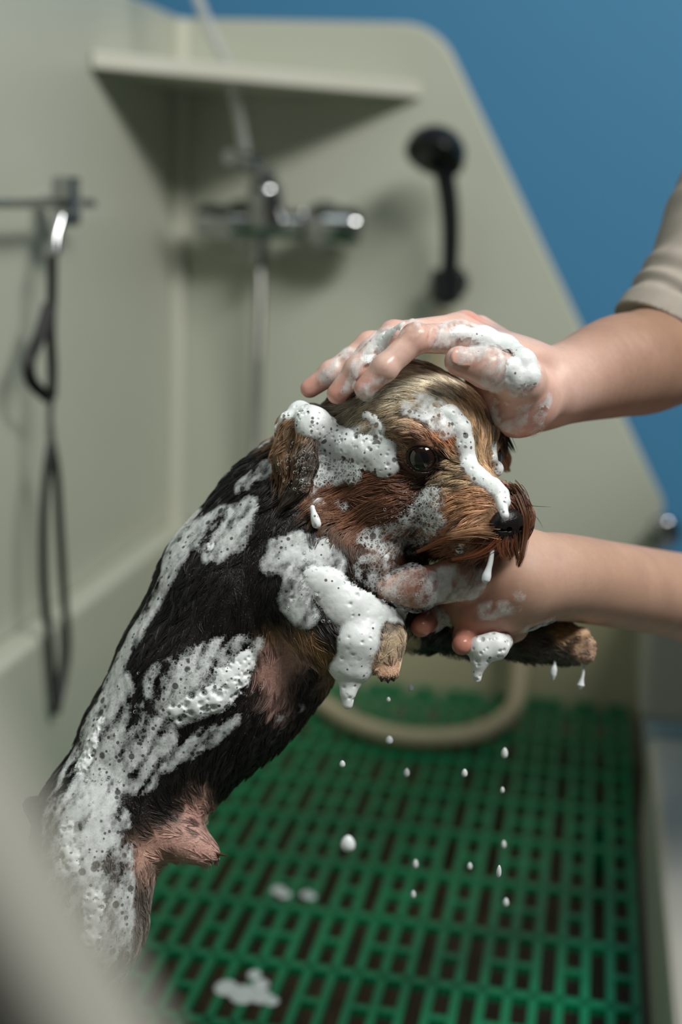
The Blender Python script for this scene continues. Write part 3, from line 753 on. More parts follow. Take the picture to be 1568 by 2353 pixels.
sculpt('trousers', lg, M['trouser'], person)
ug = Grid((20, -16, 88), (62, 20, 140), .45)
ug.chain([(ELL, 3.5), (W((.24, 1.16, .97)), 3.9), (SHL * .5 + W((.24, 1.16, .97)) * .5, 4.4), (SHL, 4.8)], 1)
ug.chain([(K(1740, 260, 98), 4.5), (SHR, 4.8), (SHL, 4.8)], 1)
Vu, Fu = ug.mesh()
me = arms.data                                                     # join the upper arms into the same body
o2 = obj('body_extra', to_world(Vu), Fu, M['wetskin'], person, True, np.where((Vu[:, 1] < 6)[:, None], lin(186, 150, 130), lin(150, 116, 94)))
import bmesh as _bm
b_ = _bm.new(); b_.from_mesh(arms.data); b_.from_mesh(o2.data); b_.to_mesh(arms.data); b_.free()
bpy.data.objects.remove(o2)
arms.data.polygons.foreach_set('use_smooth', [True] * len(arms.data.polygons))

# ------------------------------------------------------------------ foam
def surf_any(u, v, bases, d0=68., d1=100.):
    best = None; bok = None
    for g in bases:
        p, ok = g.surf(u, v, d0, d1, 320)
        p = np.where(ok[:, None], p, np.array([0, 0, 1e3]))
        if best is None: best, bok, bg_ = p, ok, np.zeros(len(p), int)
        else:
            c = p[:, 2] < best[:, 2]; best = np.where(c[:, None], p, best); bok = bok | ok
    return best, bok
def base_at(p, bases):
    f = bases[0].at(p)
    for g in bases[1:]: f = np.minimum(f, g.at(p))
    return f
FOAMS = []
def foam(label, strokes, bases, h=.06, pits=120, pit_r=(.05, .16), parent=None, name='foam', seed=1, amp=.05, mat='foam', smear_web=.2, sg_=0.):
    """strokes: (mode, [(u, v, radius px)...]) ; modes: thick, smear, lace, drip (already in 3d: (u, v, r px, d))"""
    r_ = np.random.default_rng(seed); items = []; lo = np.full(3, 1e3); hi_ = -lo
    for mode, pts in strokes:
        if mode == 'drip': c = np.array([K(a_[0], a_[1], a_[3]) for a_ in pts]); ok = np.ones(len(pts), bool)
        else: c, ok = surf_any([a_[0] for a_ in pts], [a_[1] for a_ in pts], bases)
        rad = np.array([a_[2] for a_ in pts]) / F * np.where(ok, c[:, 2], 80)
        items.append((mode, c, ok, rad))
        if ok.any():
            lo = np.minimum(lo, (c[ok] - rad[ok, None]).min(0)); hi_ = np.maximum(hi_, (c[ok] + rad[ok, None]).max(0))
    g = Grid(lo - .6, hi_ + .6, h); S = {}
    for mode in ('thick', 'over', 'drip', 'smear', 'lace'):
        S[mode] = None
        for m2, c, ok, rad in items:
            if m2 != mode: continue
            if S[mode] is None: S[mode] = np.full(g.n, 9., np.float32)
            g.phi = S[mode]
            if mode == 'thick': rad = rad * 1.15
            sink = {'thick': .66, 'over': -.15}.get(mode, 0.0)
            dirs = c / np.linalg.norm(c, axis=1, keepdims=True)
            for i in range(len(c)):
                if not ok[i]: continue
                a_ = c[i] + dirs[i] * rad[i] * sink
                if i + 1 < len(c) and ok[i + 1] and np.linalg.norm(c[i + 1] - c[i]) < 4.5: g.cone(a_, c[i + 1] + dirs[i + 1] * rad[i + 1] * sink, rad[i], rad[i + 1], .35)
                else: g.ball(a_, rad[i], .35)
            S[mode] = g.phi
    out = np.full(g.n, 9., np.float32); near_ = np.zeros(g.n, bool); DN = np.zeros(g.n, np.float32); WB = np.zeros(g.n, np.float32)
    for mode in S:
        if S[mode] is not None: near_ |= S[mode] < .5
    idx = np.argwhere(near_); p = g.lo + idx * g.h
    bs = base_at(p, bases).astype(np.float32); n1 = fbm(p * 1.3, 2); n2 = fbm(p * np.array([2.6, 1.3, 2.6]) + 9, 3); n3 = fbm(p * 3.1 + 5, 2)
    val = np.full(len(p), 9., np.float32); dn = np.zeros(len(p)); wb = np.zeros(len(p)); ii = tuple(idx.T)
    def put(cand, dd, ww):
        nonlocal val, dn, wb
        w_ = cand < val; dn = np.where(w_, dd, dn); wb = np.where(w_, ww, wb); val = np.minimum(val, cand)
    if S['lace'] is not None:
        e = np.clip(-S['lace'][ii] / .5, -1, 1)
        put(np.maximum(S['lace'][ii], bs - (.22 + .10 * np.minimum(e, .6) + .12 * (n1 - .5))), .47 * np.clip(e * 2.2, 0, 1) + .55 * (n3 - .5), 1.0)
    if S['smear'] is not None:
        e = np.clip(-S['smear'][ii] / .6, -1, 1)
        along = p @ np.array([-.50, -.82, -.1]); across = p @ np.array([.82, -.50, .2]); st_ = fbm(np.stack([along * .55, across * 2.6, p[:, 2] * 1.5], -1) + 3, 4)
        put(np.maximum(S['smear'][ii], bs - (.13 + .10 * np.minimum(e, .7) + .14 * (n2 - .5))), np.minimum(.44 + sg_ + 1.35 * (st_ - .5) + .5 * (n2 - .5) + .35 * (n3 - .5), .60 + sg_ * .6) * np.clip(e * 1.5 + .1, 0, 1), smear_web)
    if S['thick'] is not None: put(S['thick'][ii] + (n1 - .5) * amp * 2 + (n3 - .5) * .05, .22 + 2.6 * np.clip(bs, 0, 1), .45)
    if S['over'] is not None: put(S['over'][ii] + (n1 - .5) * .04, .35 + 1.6 * np.clip(bs, 0, 1), .4)
    if S['drip'] is not None: put(S['drip'][ii] + (n1 - .5) * .03, .95 + 0 * bs, .2)
    val = np.maximum(val, -(bs + .35))                                     # nothing deep inside the body
    out[ii] = val; DN[ii] = np.clip(dn, 0, 1); WB[ii] = wb; g.phi = out
    if pits:
        V, Fq = g.mesh()
        q = np.clip(np.rint((V - g.lo) / g.h).astype(int), 0, np.array(g.n) - 1)
        vis = g.grad(V)[:, 2] < .35; cand = np.argwhere(vis & (base_at(V, bases) > .04) & (DN[tuple(q.T)] > .6))[:, 0]
        if len(cand):
            for i in r_.choice(cand, min(pits, len(cand)), replace=False):
                rr = pit_r[0] + (pit_r[1] - pit_r[0]) * r_.random() ** 3
                g.ball(V[i] - g.grad(V[i:i + 1])[0] * rr * .1, rr, .02, 'sub')
    V, Fq = g.mesh()
    o = obj(name, to_world(V), Fq, M[mat], parent, True)
    q = np.clip(np.rint((V - g.lo) / g.h).astype(int), 0, np.array(g.n) - 1)
    at_ = o.data.attributes.new('dens', 'FLOAT', 'POINT'); at_.data.foreach_set('value', DN[tuple(q.T)].astype(np.float32))
    at_ = o.data.attributes.new('web', 'FLOAT', 'POINT'); at_.data.foreach_set('value', WB[tuple(q.T)].astype(np.float32))
    if parent is None: tag(o, label, 'foam', kind='stuff')
    FOAMS.append((g, DN)); return o, g, V

def foam_material(nm='soap_foam', gain=1.7, wweb=.78, offs=.28, pores=((170, .42), (330, .40))):
    mt = bpy.data.materials.new(nm); mt.use_nodes = True; nt = mt.node_tree; b = nt.nodes['Principled BSDF']
    N = nt.nodes.new; L_ = nt.links.new
    def math_(op, a_, b2=None, clamp=False):
        n = N('ShaderNodeMath'); n.operation = op; n.use_clamp = clamp
        for i, x in enumerate((a_, b2)):
            if x is None: continue
            if isinstance(x, (int, float)): n.inputs[i].default_value = x
            else: L_(x, n.inputs[i])
        return n.outputs[0]
    tc = N('ShaderNodeTexCoord'); at = N('ShaderNodeAttribute'); at.attribute_name = 'dens'
    webs = []; hts = []
    for sc_, wd in ((420, .16), (900, .15)):
        v = N('ShaderNodeTexVoronoi'); v.feature = 'DISTANCE_TO_EDGE'; v.inputs['Scale'].default_value = sc_; L_(tc.outputs['Object'], v.inputs['Vector'])
        mr = N('ShaderNodeMapRange'); mr.interpolation_type = 'SMOOTHSTEP'; mr.inputs[1].default_value = 0.0; mr.inputs[2].default_value = wd * 1.6
        mr.inputs[3].default_value = 1; mr.inputs[4].default_value = 0; L_(v.outputs['Distance'], mr.inputs[0]); webs.append(mr.outputs[0]); hts.append(v.outputs['Distance'])
    web = math_('MAXIMUM', webs[0], math_('MULTIPLY', webs[1], .8))
    n = N('ShaderNodeTexNoise'); n.inputs['Scale'].default_value = 260; L_(tc.outputs['Object'], n.inputs['Vector'])
    aw = N('ShaderNodeAttribute'); aw.attribute_name = 'web'; ww = aw.outputs['Fac']
    al = math_('ADD', math_('MULTIPLY', at.outputs['Fac'], gain), math_('MULTIPLY', math_('MULTIPLY', web, ww), wweb))
    al = math_('SUBTRACT', al, math_('ADD', math_('MULTIPLY', ww, .52), offs))
    al = math_('ADD', al, math_('MULTIPLY', math_('SUBTRACT', n.outputs['Fac'], .5), .45), True)
    for sc_, rmax in pores:                                            # round open bubbles
        vp = N('ShaderNodeTexVoronoi'); vp.feature = 'F1'; vp.inputs['Scale'].default_value = sc_; L_(tc.outputs['Object'], vp.inputs['Vector'])
        sx_ = N('ShaderNodeSeparateXYZ'); L_(vp.outputs['Color'], sx_.inputs[0])
        rad_ = math_('MULTIPLY', math_('POWER', sx_.outputs[0], 2.2), rmax)
        hole = math_('SUBTRACT', 1.0, math_('DIVIDE', math_('SUBTRACT', vp.outputs['Distance'], math_('MULTIPLY', rad_, .8)), math_('ADD', math_('MULTIPLY', rad_, .25), .005)), True)
        al = math_('MULTIPLY', al, math_('SUBTRACT', 1.0, math_('MULTIPLY', hole, .8)))
    L_(al, b.inputs['Alpha'])
    b.inputs['Base Color'].default_value = (.80, .84, .84, 1); b.inputs['Roughness'].default_value = .4
    b.inputs['Subsurface Weight'].default_value = .2; b.inputs['Subsurface Radius'].default_value = (1, 1, 1); b.inputs['Subsurface Scale'].default_value = .003
    ht = math_('ADD', hts[0], math_('MULTIPLY', hts[1], .5))
    bp = N('ShaderNodeBump'); bp.inputs['Strength'].default_value = .12; bp.inputs['Distance'].default_value = .0006; L_(ht, bp.inputs['Height']); L_(bp.outputs[0], b.inputs['Normal'])
    return mt
M['foam'] = foam_material()
M['cream'] = foam_material('creamy_lather', 1.6, .3, .25, ((260, .25),))

foam('thick white lather over the puppy\'s temple beside the ear', [
    ('thick', [(692, 952, 26), (718, 974, 34), (760, 1004, 38), (810, 1026, 40), (858, 1040, 44), (892, 1046, 44)]),
    ('thick', [(896, 1046, 40), (896, 1064, 36), (888, 1070, 32)]), ('thick', [(838, 1055, 28), (832, 1074, 20)]), ('thick', [(710, 990, 26), (750, 1018, 28), (790, 1040, 26)]),
    ('thick', [(905, 1020, 26), (885, 988, 18), (866, 968, 12), (846, 957, 9)]),
    ('thick', [(636, 1012, 7), (642, 985, 9), (660, 964, 12), (690, 946, 16)]),
    ('smear', [(780, 1040, 50), (740, 1030, 44), (860, 1010, 50)]),
    ('lace', [(730, 1055, 40), (745, 1085, 44), (780, 1080, 40), (815, 1088, 30)]), ('lace', [(715, 1105, 28), (708, 1135, 18)]),
    ('thick', [(700, 1160, 8), (718, 1154, 14), (738, 1161, 13), (756, 1171, 8)]), ('drip', [(718, 1167, 7, 77.4), (724, 1190, 6, 77.2), (728, 1204, 7, 77.2)])],
    [dg], .055, 150, (.045, .13), seed=3)
foam('white lather running from the puppy\'s forehead down to its nose', [
    ('thick', [(1000, 945, 14), (1030, 956, 22), (1052, 985, 26), (1060, 1020, 24), (1066, 1050, 21), (1077, 1080, 21), (1100, 1104, 22), (1128, 1124, 22), (1146, 1140, 20), (1154, 1156, 14)]),
    ('drip', [(1148, 1146, 12, 74.2), (1156, 1166, 9, 73.8), (1161, 1184, 6, 73.5)]),
    ('smear', [(960, 938, 50), (1020, 965, 50)]),
    ('thick', [(1128, 985, 8), (1130, 1020, 10), (1127, 1050, 12), (1138, 1078, 14), (1160, 1098, 12), (1182, 1112, 8)])],
    [dg], .05, 60, (.04, .10), seed=5)
foam('lacy bubbles on the puppy\'s cheek and jaw below the eye', [
    ('lace', [(1008, 1115, 18), (992, 1150, 34), (975, 1195, 48), (920, 1220, 52), (872, 1242, 42), (836, 1240, 26)]), ('lace', [(1012, 1195, 28), (950, 1240, 38), (885, 1262, 30)]),
    ('smear', [(985, 1195, 28), (950, 1218, 30), (905, 1240, 26)]),
    ('lace', [(770, 1150, 18), (800, 1168, 16)]), ('lace', [(940, 1298, 22), (958, 1290, 22)]),
    ('over', [(1066, 1246, 10), (1056, 1256, 9)]), ('over', [(1064, 1264, 7), (1036, 1276, 8), (1005, 1284, 8), (975, 1292, 9), (950, 1302, 9)]), ('over', [(862, 1272, 10), (882, 1281, 10)])],
    [dg], .05, 30, (.04, .12), seed=8)
foam('big hanging clump of white foam on the puppy\'s chest', [
    ('thick', [(715, 1325, 36), (750, 1345, 56), (790, 1390, 70), (840, 1410, 64), (820, 1470, 56), (808, 1520, 46), (802, 1560, 28)]),
    ('drip', [(828, 1425, 72, 79.2), (818, 1500, 54, 78.2), (806, 1553, 30, 77.6), (800, 1592, 16, 77.4), (799, 1618, 9, 77.4)]),
    ('drip', [(765, 1350, 50, 78.9), (820, 1390, 68, 79.2), (866, 1396, 50, 78.9)]), ('drip', [(862, 1430, 36, 78.6), (848, 1500, 26, 78.3)]),
    ('smear', [(690, 1300, 60), (740, 1290, 60), (680, 1380, 46), (700, 1410, 40)]), ('smear', [(870, 1330, 76), (920, 1360, 62), (900, 1400, 50)]),
    ('lace', [(850, 1312, 50), (930, 1335, 60), (955, 1375, 54)])],
    [dg, bgd], .07, 60, (.05, .13), seed=11, amp=.03, mat='cream', sg_=.18)
foam('bubbly white foam patch on the puppy\'s flank behind the foreleg', [
    ('smear', [(580, 1478, 34), (530, 1515, 64), (465, 1550, 76), (390, 1580, 70)]), ('smear', [(540, 1560, 40), (480, 1600, 50), (400, 1630, 46)]),
    ('thick', [(572, 1486, 20), (550, 1520, 34), (532, 1556, 38), (492, 1596, 40), (446, 1616, 34), (408, 1630, 24)]), ('thick', [(500, 1540, 26), (520, 1560, 30)])],
    [dg], .07, 110, (.06, .22), seed=13, smear_web=.45)
foam('streaks of white foam on the puppy\'s lower back and hip', [
    ('smear', [(270, 1600, 70), (240, 1680, 90), (215, 1760, 96), (190, 1840, 90)]), ('smear', [(310, 1650, 54), (325, 1720, 54), (320, 1790, 46)]),
    ('smear', [(545, 1652, 22), (480, 1690, 34), (420, 1725, 36), (385, 1745, 30)]), ('smear', [(370, 1680, 46), (380, 1730, 46)]),
    ('thick', [(245, 1660, 20), (225, 1710, 22), (200, 1770, 22)]), ('thick', [(305, 1660, 13), (308, 1700, 14), (300, 1730, 10)]), ('thick', [(330, 1740, 8), (345, 1780, 8)])],
    [dg], .08, 110, (.06, .16), seed=17, smear_web=.3)
foam('grey-white suds along the puppy\'s neck and spine', [
    ('smear', [(610, 1025, 30), (540, 1070, 36), (490, 1105, 38), (455, 1150, 40), (430, 1215, 64), (405, 1275, 56)]), ('smear', [(480, 1220, 60), (495, 1265, 44), (510, 1200, 50)]),
    ('smear', [(390, 1320, 40), (355, 1390, 38), (315, 1460, 38), (285, 1515, 38), (258, 1570, 38)]), ('smear', [(570, 1170, 40), (550, 1240, 40)]),
    ('smear', [(640, 1280, 56), (690, 1265, 50)]), ('smear', [(560, 1120, 30), (610, 1080, 34)]), ('thick', [(488, 1240, 10), (490, 1262, 12)])],
    [dg], .08, 30, (.05, .12), seed=19)
foam('pale suds covering the puppy\'s hind leg', [
    ('smear', [(170, 1880, 100), (190, 1950, 110), (200, 2040, 120), (200, 2140, 120), (200, 2240, 110), (200, 2330, 110)]), ('smear', [(240, 1900, 70), (255, 2000, 60)]),
    ('thick', [(165, 1900, 28), (170, 1980, 30), (215, 2060, 30), (210, 2150, 26)]), ('smear', [(640, 1650, 16), (690, 1625, 14)])],
    [dg], .10, 80, (.07, .2), seed=23)
foam('white foam sliding over the knuckles and thumb of the upper hand', [
    ('thick', [(1010, 772, 12), (1055, 768, 18), (1110, 780, 26), (1160, 805, 30), (1200, 835, 28), (1214, 866, 24), (1185, 872, 22), (1165, 848, 22)]),
    ('smear', [(1000, 775, 40), (1060, 775, 56), (1120, 795, 66), (1170, 830, 70), (1200, 865, 60), (1150, 870, 50)]),
    ('smear', [(950, 750, 40), (880, 785, 42), (840, 830, 40), (800, 878, 34)]), ('thick', [(930, 756, 15), (880, 790, 18), (842, 836, 17), (812, 872, 13)]),
    ('smear', [(860, 785, 28), (800, 820, 28), (750, 865, 24)]), ('smear', [(1100, 815, 36), (1050, 822, 30)]), ('smear', [(870, 885, 36), (845, 905, 30)]),
    ('lace', [(1235, 955, 30), (1230, 985, 24)]), ('smear', [(1170, 950, 56), (1190, 960, 56), (1240, 930, 40)])],
    [ag], .06, 40, (.04, .10), seed=29, amp=.03, mat='cream')
foam('clump of foam dripping from the underside of the lower hand', [
    ('drip', [(1078, 1488, 18, 79.4), (1110, 1490, 28, 79), (1140, 1484, 30, 79), (1160, 1474, 16, 79.5)]), ('drip', [(1110, 1500, 28, 79), (1102, 1524, 17, 79), (1097, 1548, 7, 79), (1097, 1560, 5, 79)]),
    ('lace', [(1190, 1365, 20), (1194, 1368, 20)]), ('smear', [(1215, 1440, 30), (1262, 1424, 26)]), ('smear', [(1000, 1390, 44), (1010, 1420, 40)]), ('smear', [(1180, 1392, 30), (1120, 1402, 30)]), ('smear', [(1080, 1340, 56), (1020, 1350, 56)])],
    [bgd], .06, 40, (.06, .2), seed=31, mat='cream')

# ------------------------------------------------------------------ fur
FLOW = np.array([
 (1090, 950, -.3, -.95), (1120, 1020, -.1, -1), (1040, 900, -.6, -.75), (960, 870, -.9, -.35), (880, 900, -1, .1), (820, 930, -1, .25), (1000, 960, -.8, -.5), (900, 975, -1, -.1), (1000, 995, -.8, -.5), (940, 1005, -1, -.15), (1060, 1000, -.5, -.8),
 (930, 1100, -1, .05), (850, 1120, -1, .15), (760, 1120, -.95, .3), (780, 1180, -.9, .35), (900, 1180, -.95, .25), (860, 1235, -.85, .5), (980, 1120, -.9, .35), (760, 1000, -.9, .4),
 (1060, 1090, -.9, .0), (1080, 1150, -1, .12), (1100, 1215, -.9, .45), (1040, 1230, -.92, .38), (1130, 1255, -.6, .8), (1000, 1280, -.85, .5), (1140, 1130, -.8, -.2), (1190, 1120, .6, .1), (1215, 1160, .2, 1), (1205, 1240, -.1, 1), (1170, 1255, .0, 1), (1160, 1235, -.1, 1),
 (660, 1000, -.3, 1), (650, 1090, .1, 1), (710, 1060, -.3, 1), (690, 1140, -.7, .6), (690, 950, -.8, .5),
 (560, 1130, -.75, .65), (640, 1250, -.35, .95), (450, 1300, -.5, .85), (560, 1400, -.2, 1), (400, 1500, -.5, .85), (520, 1600, -.4, .9), (300, 1700, -.5, .85), (640, 1520, .25, .95), (600, 1640, -.5, .7),
 (700, 1450, .6, .8), (800, 1440, .6, .8), (890, 1500, .1, 1), (1250, 1470, 1, .2), (1340, 1490, .9, .4), (400, 1930, .9, .4), (200, 2000, .0, 1), (160, 1850, -.6, .8), (800, 1300, .2, 1), (740, 1250, -.2, 1), (1180, 1030, .4, 1)], float)
FLOW[:, 2:] /= np.linalg.norm(FLOW[:, 2:], axis=1, keepdims=True)
def flow(p):
    u, v = uv_of(p); out = np.zeros((len(p), 3))
    for i in range(0, len(p), 20000):
        q = ((u[i:i + 20000, None] - FLOW[:, 0]) ** 2 + (v[i:i + 20000, None] - FLOW[:, 1]) ** 2) + 200.
        w_ = q ** -1.6; d = w_ @ FLOW[:, 2:]; out[i:i + 20000, 0] = d[:, 0]; out[i:i + 20000, 1] = -d[:, 1]
    return out / (np.linalg.norm(out, axis=1, keepdims=True) + 1e-9)
# fur length in cm: u, v, length, lift
LEN = np.array([(960, 900, 1.7, .16), (1090, 960, 1.2, .12), (1000, 1000, .9, .10), (975, 1058, .35, .05), (850, 1130, 2.1, .22), (760, 1100, 1.5, .2), (880, 1220, 1.7, .25), (1060, 1100, 1.0, .16), (1080, 1160, 1.2, .2), (1110, 1215, 1.2, .25), (1040, 1240, 1.3, .28),
 (1150, 1260, 1.1, .3), (1140, 1120, .5, .08), (1165, 1190, .25, .05), (1205, 1150, 1.5, .35), (1205, 1220, 1.5, .4), (1000, 1280, 1.3, .3), (660, 1050, .8, .2), (710, 1060, .8, .12), (650, 1150, .9, .15),
 (480, 1200, .9, .12), (420, 1450, .8, .10), (300, 1700, .8, .10), (560, 1400, .8, .10), (640, 1540, .6, .08), (700, 1450, .9, .14), (890, 1490, .4, .05), (892, 1545, .25, .03), (400, 1930, .5, .05), (488, 1960, 1.2, .05), (1330, 1485, .22, .03), (1250, 1470, .4, .05), (200, 2100, .7, .1), (1180, 1030, 1.2, .2), (600, 1650, .8, .15)], float)
def fur_len(p):
    u, v = uv_of(p); q = ((u[:, None] - LEN[:, 0]) ** 2 + (v[:, None] - LEN[:, 1]) ** 2) + 100.; w_ = q ** -1.5
    r = w_ @ LEN[:, 2:] / w_.sum(1, keepdims=True); return r[:, 0], r[:, 1]
BASES = [dg]
def make_fur(name, roots, npt, dens_fade, seed, clump=14, rad=.0125, len_mul=1.0, streak=.5, gain=1.35):
    r_ = np.random.default_rng(seed); n = len(roots)
    nr = dg.grad(roots, .2); L, lift = fur_len(roots); L = L * (0.7 + .6 * r_.random(n)) * len_mul; lift = lift * (.4 + 1.0 * r_.random(n))
    p = roots - nr * .03; pts = [p.copy()]
    wob = r_.normal(size=(n, 3)) * .16
    for k_ in range(1, npt):
        t = k_ / (npt - 1); st = (L / (npt - 1))[:, None]
        g_ = dg.grad(p, .2); d = flow(p) + wob
        d -= g_ * (d * g_).sum(1, keepdims=True); d /= np.linalg.norm(d, axis=1, keepdims=True) + 1e-9
        down = np.clip(-(g_ @ zup), 0, 1)[:, None] * t                     # hair on the underside hangs
        d = d * (1 - .8 * down) - zup * .9 * down
        p = p + d * st
        want = lift * math.sin(min(1, t * 1.2) * pi / 2); f = dg.at(p); e = want - f
        p = p + g_ * np.where(e > 0, e, e * .35 * (1 - down[:, 0]))[:, None]
        pts.append(p.copy())
    Q = np.stack(pts, 1)                                                   # n, npt, 3
    # clumps of wet hair
    from mathutils import kdtree
    nc = max(1, n // clump); cid = r_.choice(n, nc, replace=False); kd = kdtree.KDTree(nc)
    for j, i in enumerate(cid): kd.insert(Vector(roots[i]), j)
    kd.balance(); own = np.array([kd.find(Vector(q))[1] for q in roots])
    tt_ = np.linspace(0, 1, npt)[None, :, None]
    Q = Q + (Q[cid][own] - Q) * (.72 * tt_ ** 1.1)
    col = coat(roots) * gain; cl = (.55 + .9 * r_.random(nc) ** 1.2)[own][:, None]; ind = (.7 + .6 * r_.random(n))[:, None]
    dark = (r_.random(nc) < .14)[own][:, None]
    col = col * (1 - streak + streak * cl) * ind * np.where(dark, .4, 1.0)
    col = col * .78 + col.mean(1, keepdims=True) * .22
    return Q, col, own
def hair_object(name, Q, col, parent, rad, mat):
    n, npt, _ = Q.shape; hc_ = bpy.data.hair_curves.new(name); hc_.add_curves([npt] * n)
    off = parent_world(parent); Wd = (to_world(Q.reshape(-1, 3)) - off).astype(np.float32)
    hc_.attributes['position'].data.foreach_set('vector', Wd.ravel())
    rd = hc_.attributes.get('radius') or hc_.attributes.new('radius', 'FLOAT', 'POINT')
    prof_ = np.interp(np.linspace(0, 1, npt), [0, .6, 1], [1, .85, .15]); rv = (rad[:, None] * prof_[None] * .01).astype(np.float32)
    rd.data.foreach_set('value', rv.ravel())
    ca = hc_.attributes.new('Col', 'FLOAT_COLOR', 'CURVE'); c4 = np.ones((n, 4), np.float32); c4[:, :3] = col; ca.data.foreach_set('color', c4.ravel())
    hc_.materials.append(mat); o = bpy.data.objects.new(name, hc_); C.objects.link(o); o.parent = parent; return o
def foam_dens(p):
    d = np.zeros(len(p))
    for g, DN in FOAMS:
        q = np.rint((p - g.lo) / g.h).astype(int); ok = ((q >= 0) & (q < g.n)).all(1); q = np.clip(q, 0, np.array(g.n) - 1)
        d = np.maximum(d, np.where(ok & (g.phi[tuple(q.T)] < .02), DN[tuple(q.T)], 0))
    return d
r0 = np.random.default_rng(5)
gN = dg.grad(DV, .2); ud, vd = uv_of(DV)
headness = (np.linalg.norm((DV - H(2.5, 0, -.5)) / np.array([7.5, 6.0, 7.5]), axis=1) < 1.0) & (vd < 1315)
facing = gN[:, 2] < .30
eyeprox = np.minimum(*[np.linalg.norm(DV - (e + dr * .8), axis=1) for e, dr in zip(EYE, ED)])
noseprox = np.linalg.norm(DV - NB, axis=1)
ok_ = (eyeprox > 1.05) & (noseprox > 1.3)
pink = np.exp(-((ud - 648) ** 2 + (vd - 1530) ** 2) / 60 ** 2) + .6 * np.exp(-((ud - 410) ** 2 + (vd - 1940) ** 2) / 70 ** 2)
def pick(mask, n, prob):
    w_ = mask * prob; w_ = w_ / w_.sum(); i = r0.choice(len(DV), n, p=w_); return DV[i] + r0.normal(size=(n, 3)) * .05
Rh = pick(headness & ok_, 30000, np.where(facing, 1, .3)); 
Rb = pick(~headness, 34000, np.where(facing, 1, .2) * (1 - .95 * np.clip(pink, 0, 1)) * np.where(vd > 2360, .2, 1))
keep = foam_dens(Rh + dg.grad(Rh, .2) * .08) < .55 + .45 * (r0.random(len(Rh)) < .1); Rh = Rh[keep]
keep = foam_dens(Rb + dg.grad(Rb, .2) * .08) < .6; Rb = Rb[keep]
Q, col, own = make_fur('head_fur', Rh, 11, None, 41, 16, streak=.75, gain=1.75)
hair_object('head_fur', Q, col, dog, .010 + .009 * r0.random(len(Q)), M['fur'])
Q, col, own = make_fur('body_fur', Rb, 7, None, 43, 14, streak=.7)
hair_object('body_fur', Q, col, dog, .012 + .010 * r0.random(len(Q)), M['fur'])
# moustache locks, whiskers, ear tip and belly tuft as guided locks
locks = []
def lock(pts, n, spread, rad, colr, seed, tip=.25):
    r_ = np.random.default_rng(seed); S_ = np.array(spline([K(*q) for q in pts], 4)); off = r_.normal(size=(n, 1, 3)) * spread
    f_ = np.linspace(1, tip, len(S_))[None, :, None]; Qk = S_[None] + off * f_ + r_.normal(size=(n, 1, 3)) * .02
    idx_ = np.linspace(0, len(S_) - 1, 9).round().astype(int)
    locks.append((Qk[:, idx_], np.tile(colr, (n, 1)) * (.6 + .8 * r_.random((n, 1))), np.full(n, rad)))
MB_ = lin(78, 48, 30)
lock([(1180, 1118, 76.6), (1198, 1138, 76.0), (1207, 1175, 75.8), (1206, 1225, 75.6), (1200, 1275, 75.5), (1192, 1302, 75.5)], 110, .15, .015, MB_, 1)
lock([(1190, 1140, 75.6), (1206, 1185, 75.3), (1207, 1230, 75.2), (1200, 1270, 74.9), (1196, 1292, 74.9)], 50, .12, .014, lin(100, 62, 40), 2)
lock([(1180, 1225, 74.8), (1184, 1255, 74.7), (1190, 1280, 74.7), (1188, 1300, 74.7)], 30, .10, .013, MB_, 3)
lock([(1150, 1235, 74.8), (1120, 1262, 74.8), (1085, 1278, 75.0), (1040, 1286, 75.4)], 60, .16, .013, lin(140, 84, 54), 4)
lock([(1160, 1240, 74.7), (1160, 1262, 74.6), (1170, 1285, 74.6)], 40, .22, .012, lin(120, 70, 44), 5, .8)
lock([(1130, 1240, 74.9), (1090, 1240, 74.9), (1030, 1240, 75.2), (960, 1268, 75.8)], 60, .18, .013, lin(120, 74, 46), 6)
lock([(1140, 1225, 74.6), (1100, 1222, 74.5), (1040, 1232, 74.9)], 70, .22, .013, lin(196, 152, 116), 7, .6)
lock([(1205, 1160, 75.4), (1235, 1163, 75.2), (1268, 1165, 75.0)], 2, .02, .008, lin(50, 40, 20), 8)
lock([(1210, 1168, 75.2), (1235, 1190, 75.0), (1250, 1215, 75.0)], 2, .03, .008, lin(50, 40, 20), 9)
lock([(690, 1120, 77.4), (670, 1145, 77.3), (648, 1164, 77.2)], 60, .16, .014, lin(60, 52, 44), 10, .15)
lock([(1150, 985, 79.5), (1165, 1010, 79.6), (1180, 1035, 79.8)], 50, .18, .013, lin(56, 40, 30), 11, .5)
lock([(470, 1952, 79.4), (495, 1961, 79.4), (522, 1966, 79.3)], 30, .10, .012, lin(90, 60, 40), 12, .1)
for q_ in locks: pass
hair_object('moustache', np.concatenate([q[0] for q in locks]), np.concatenate([q[1] for q in locks]), dog, np.concatenate([q[2] for q in locks]), M['fur'])

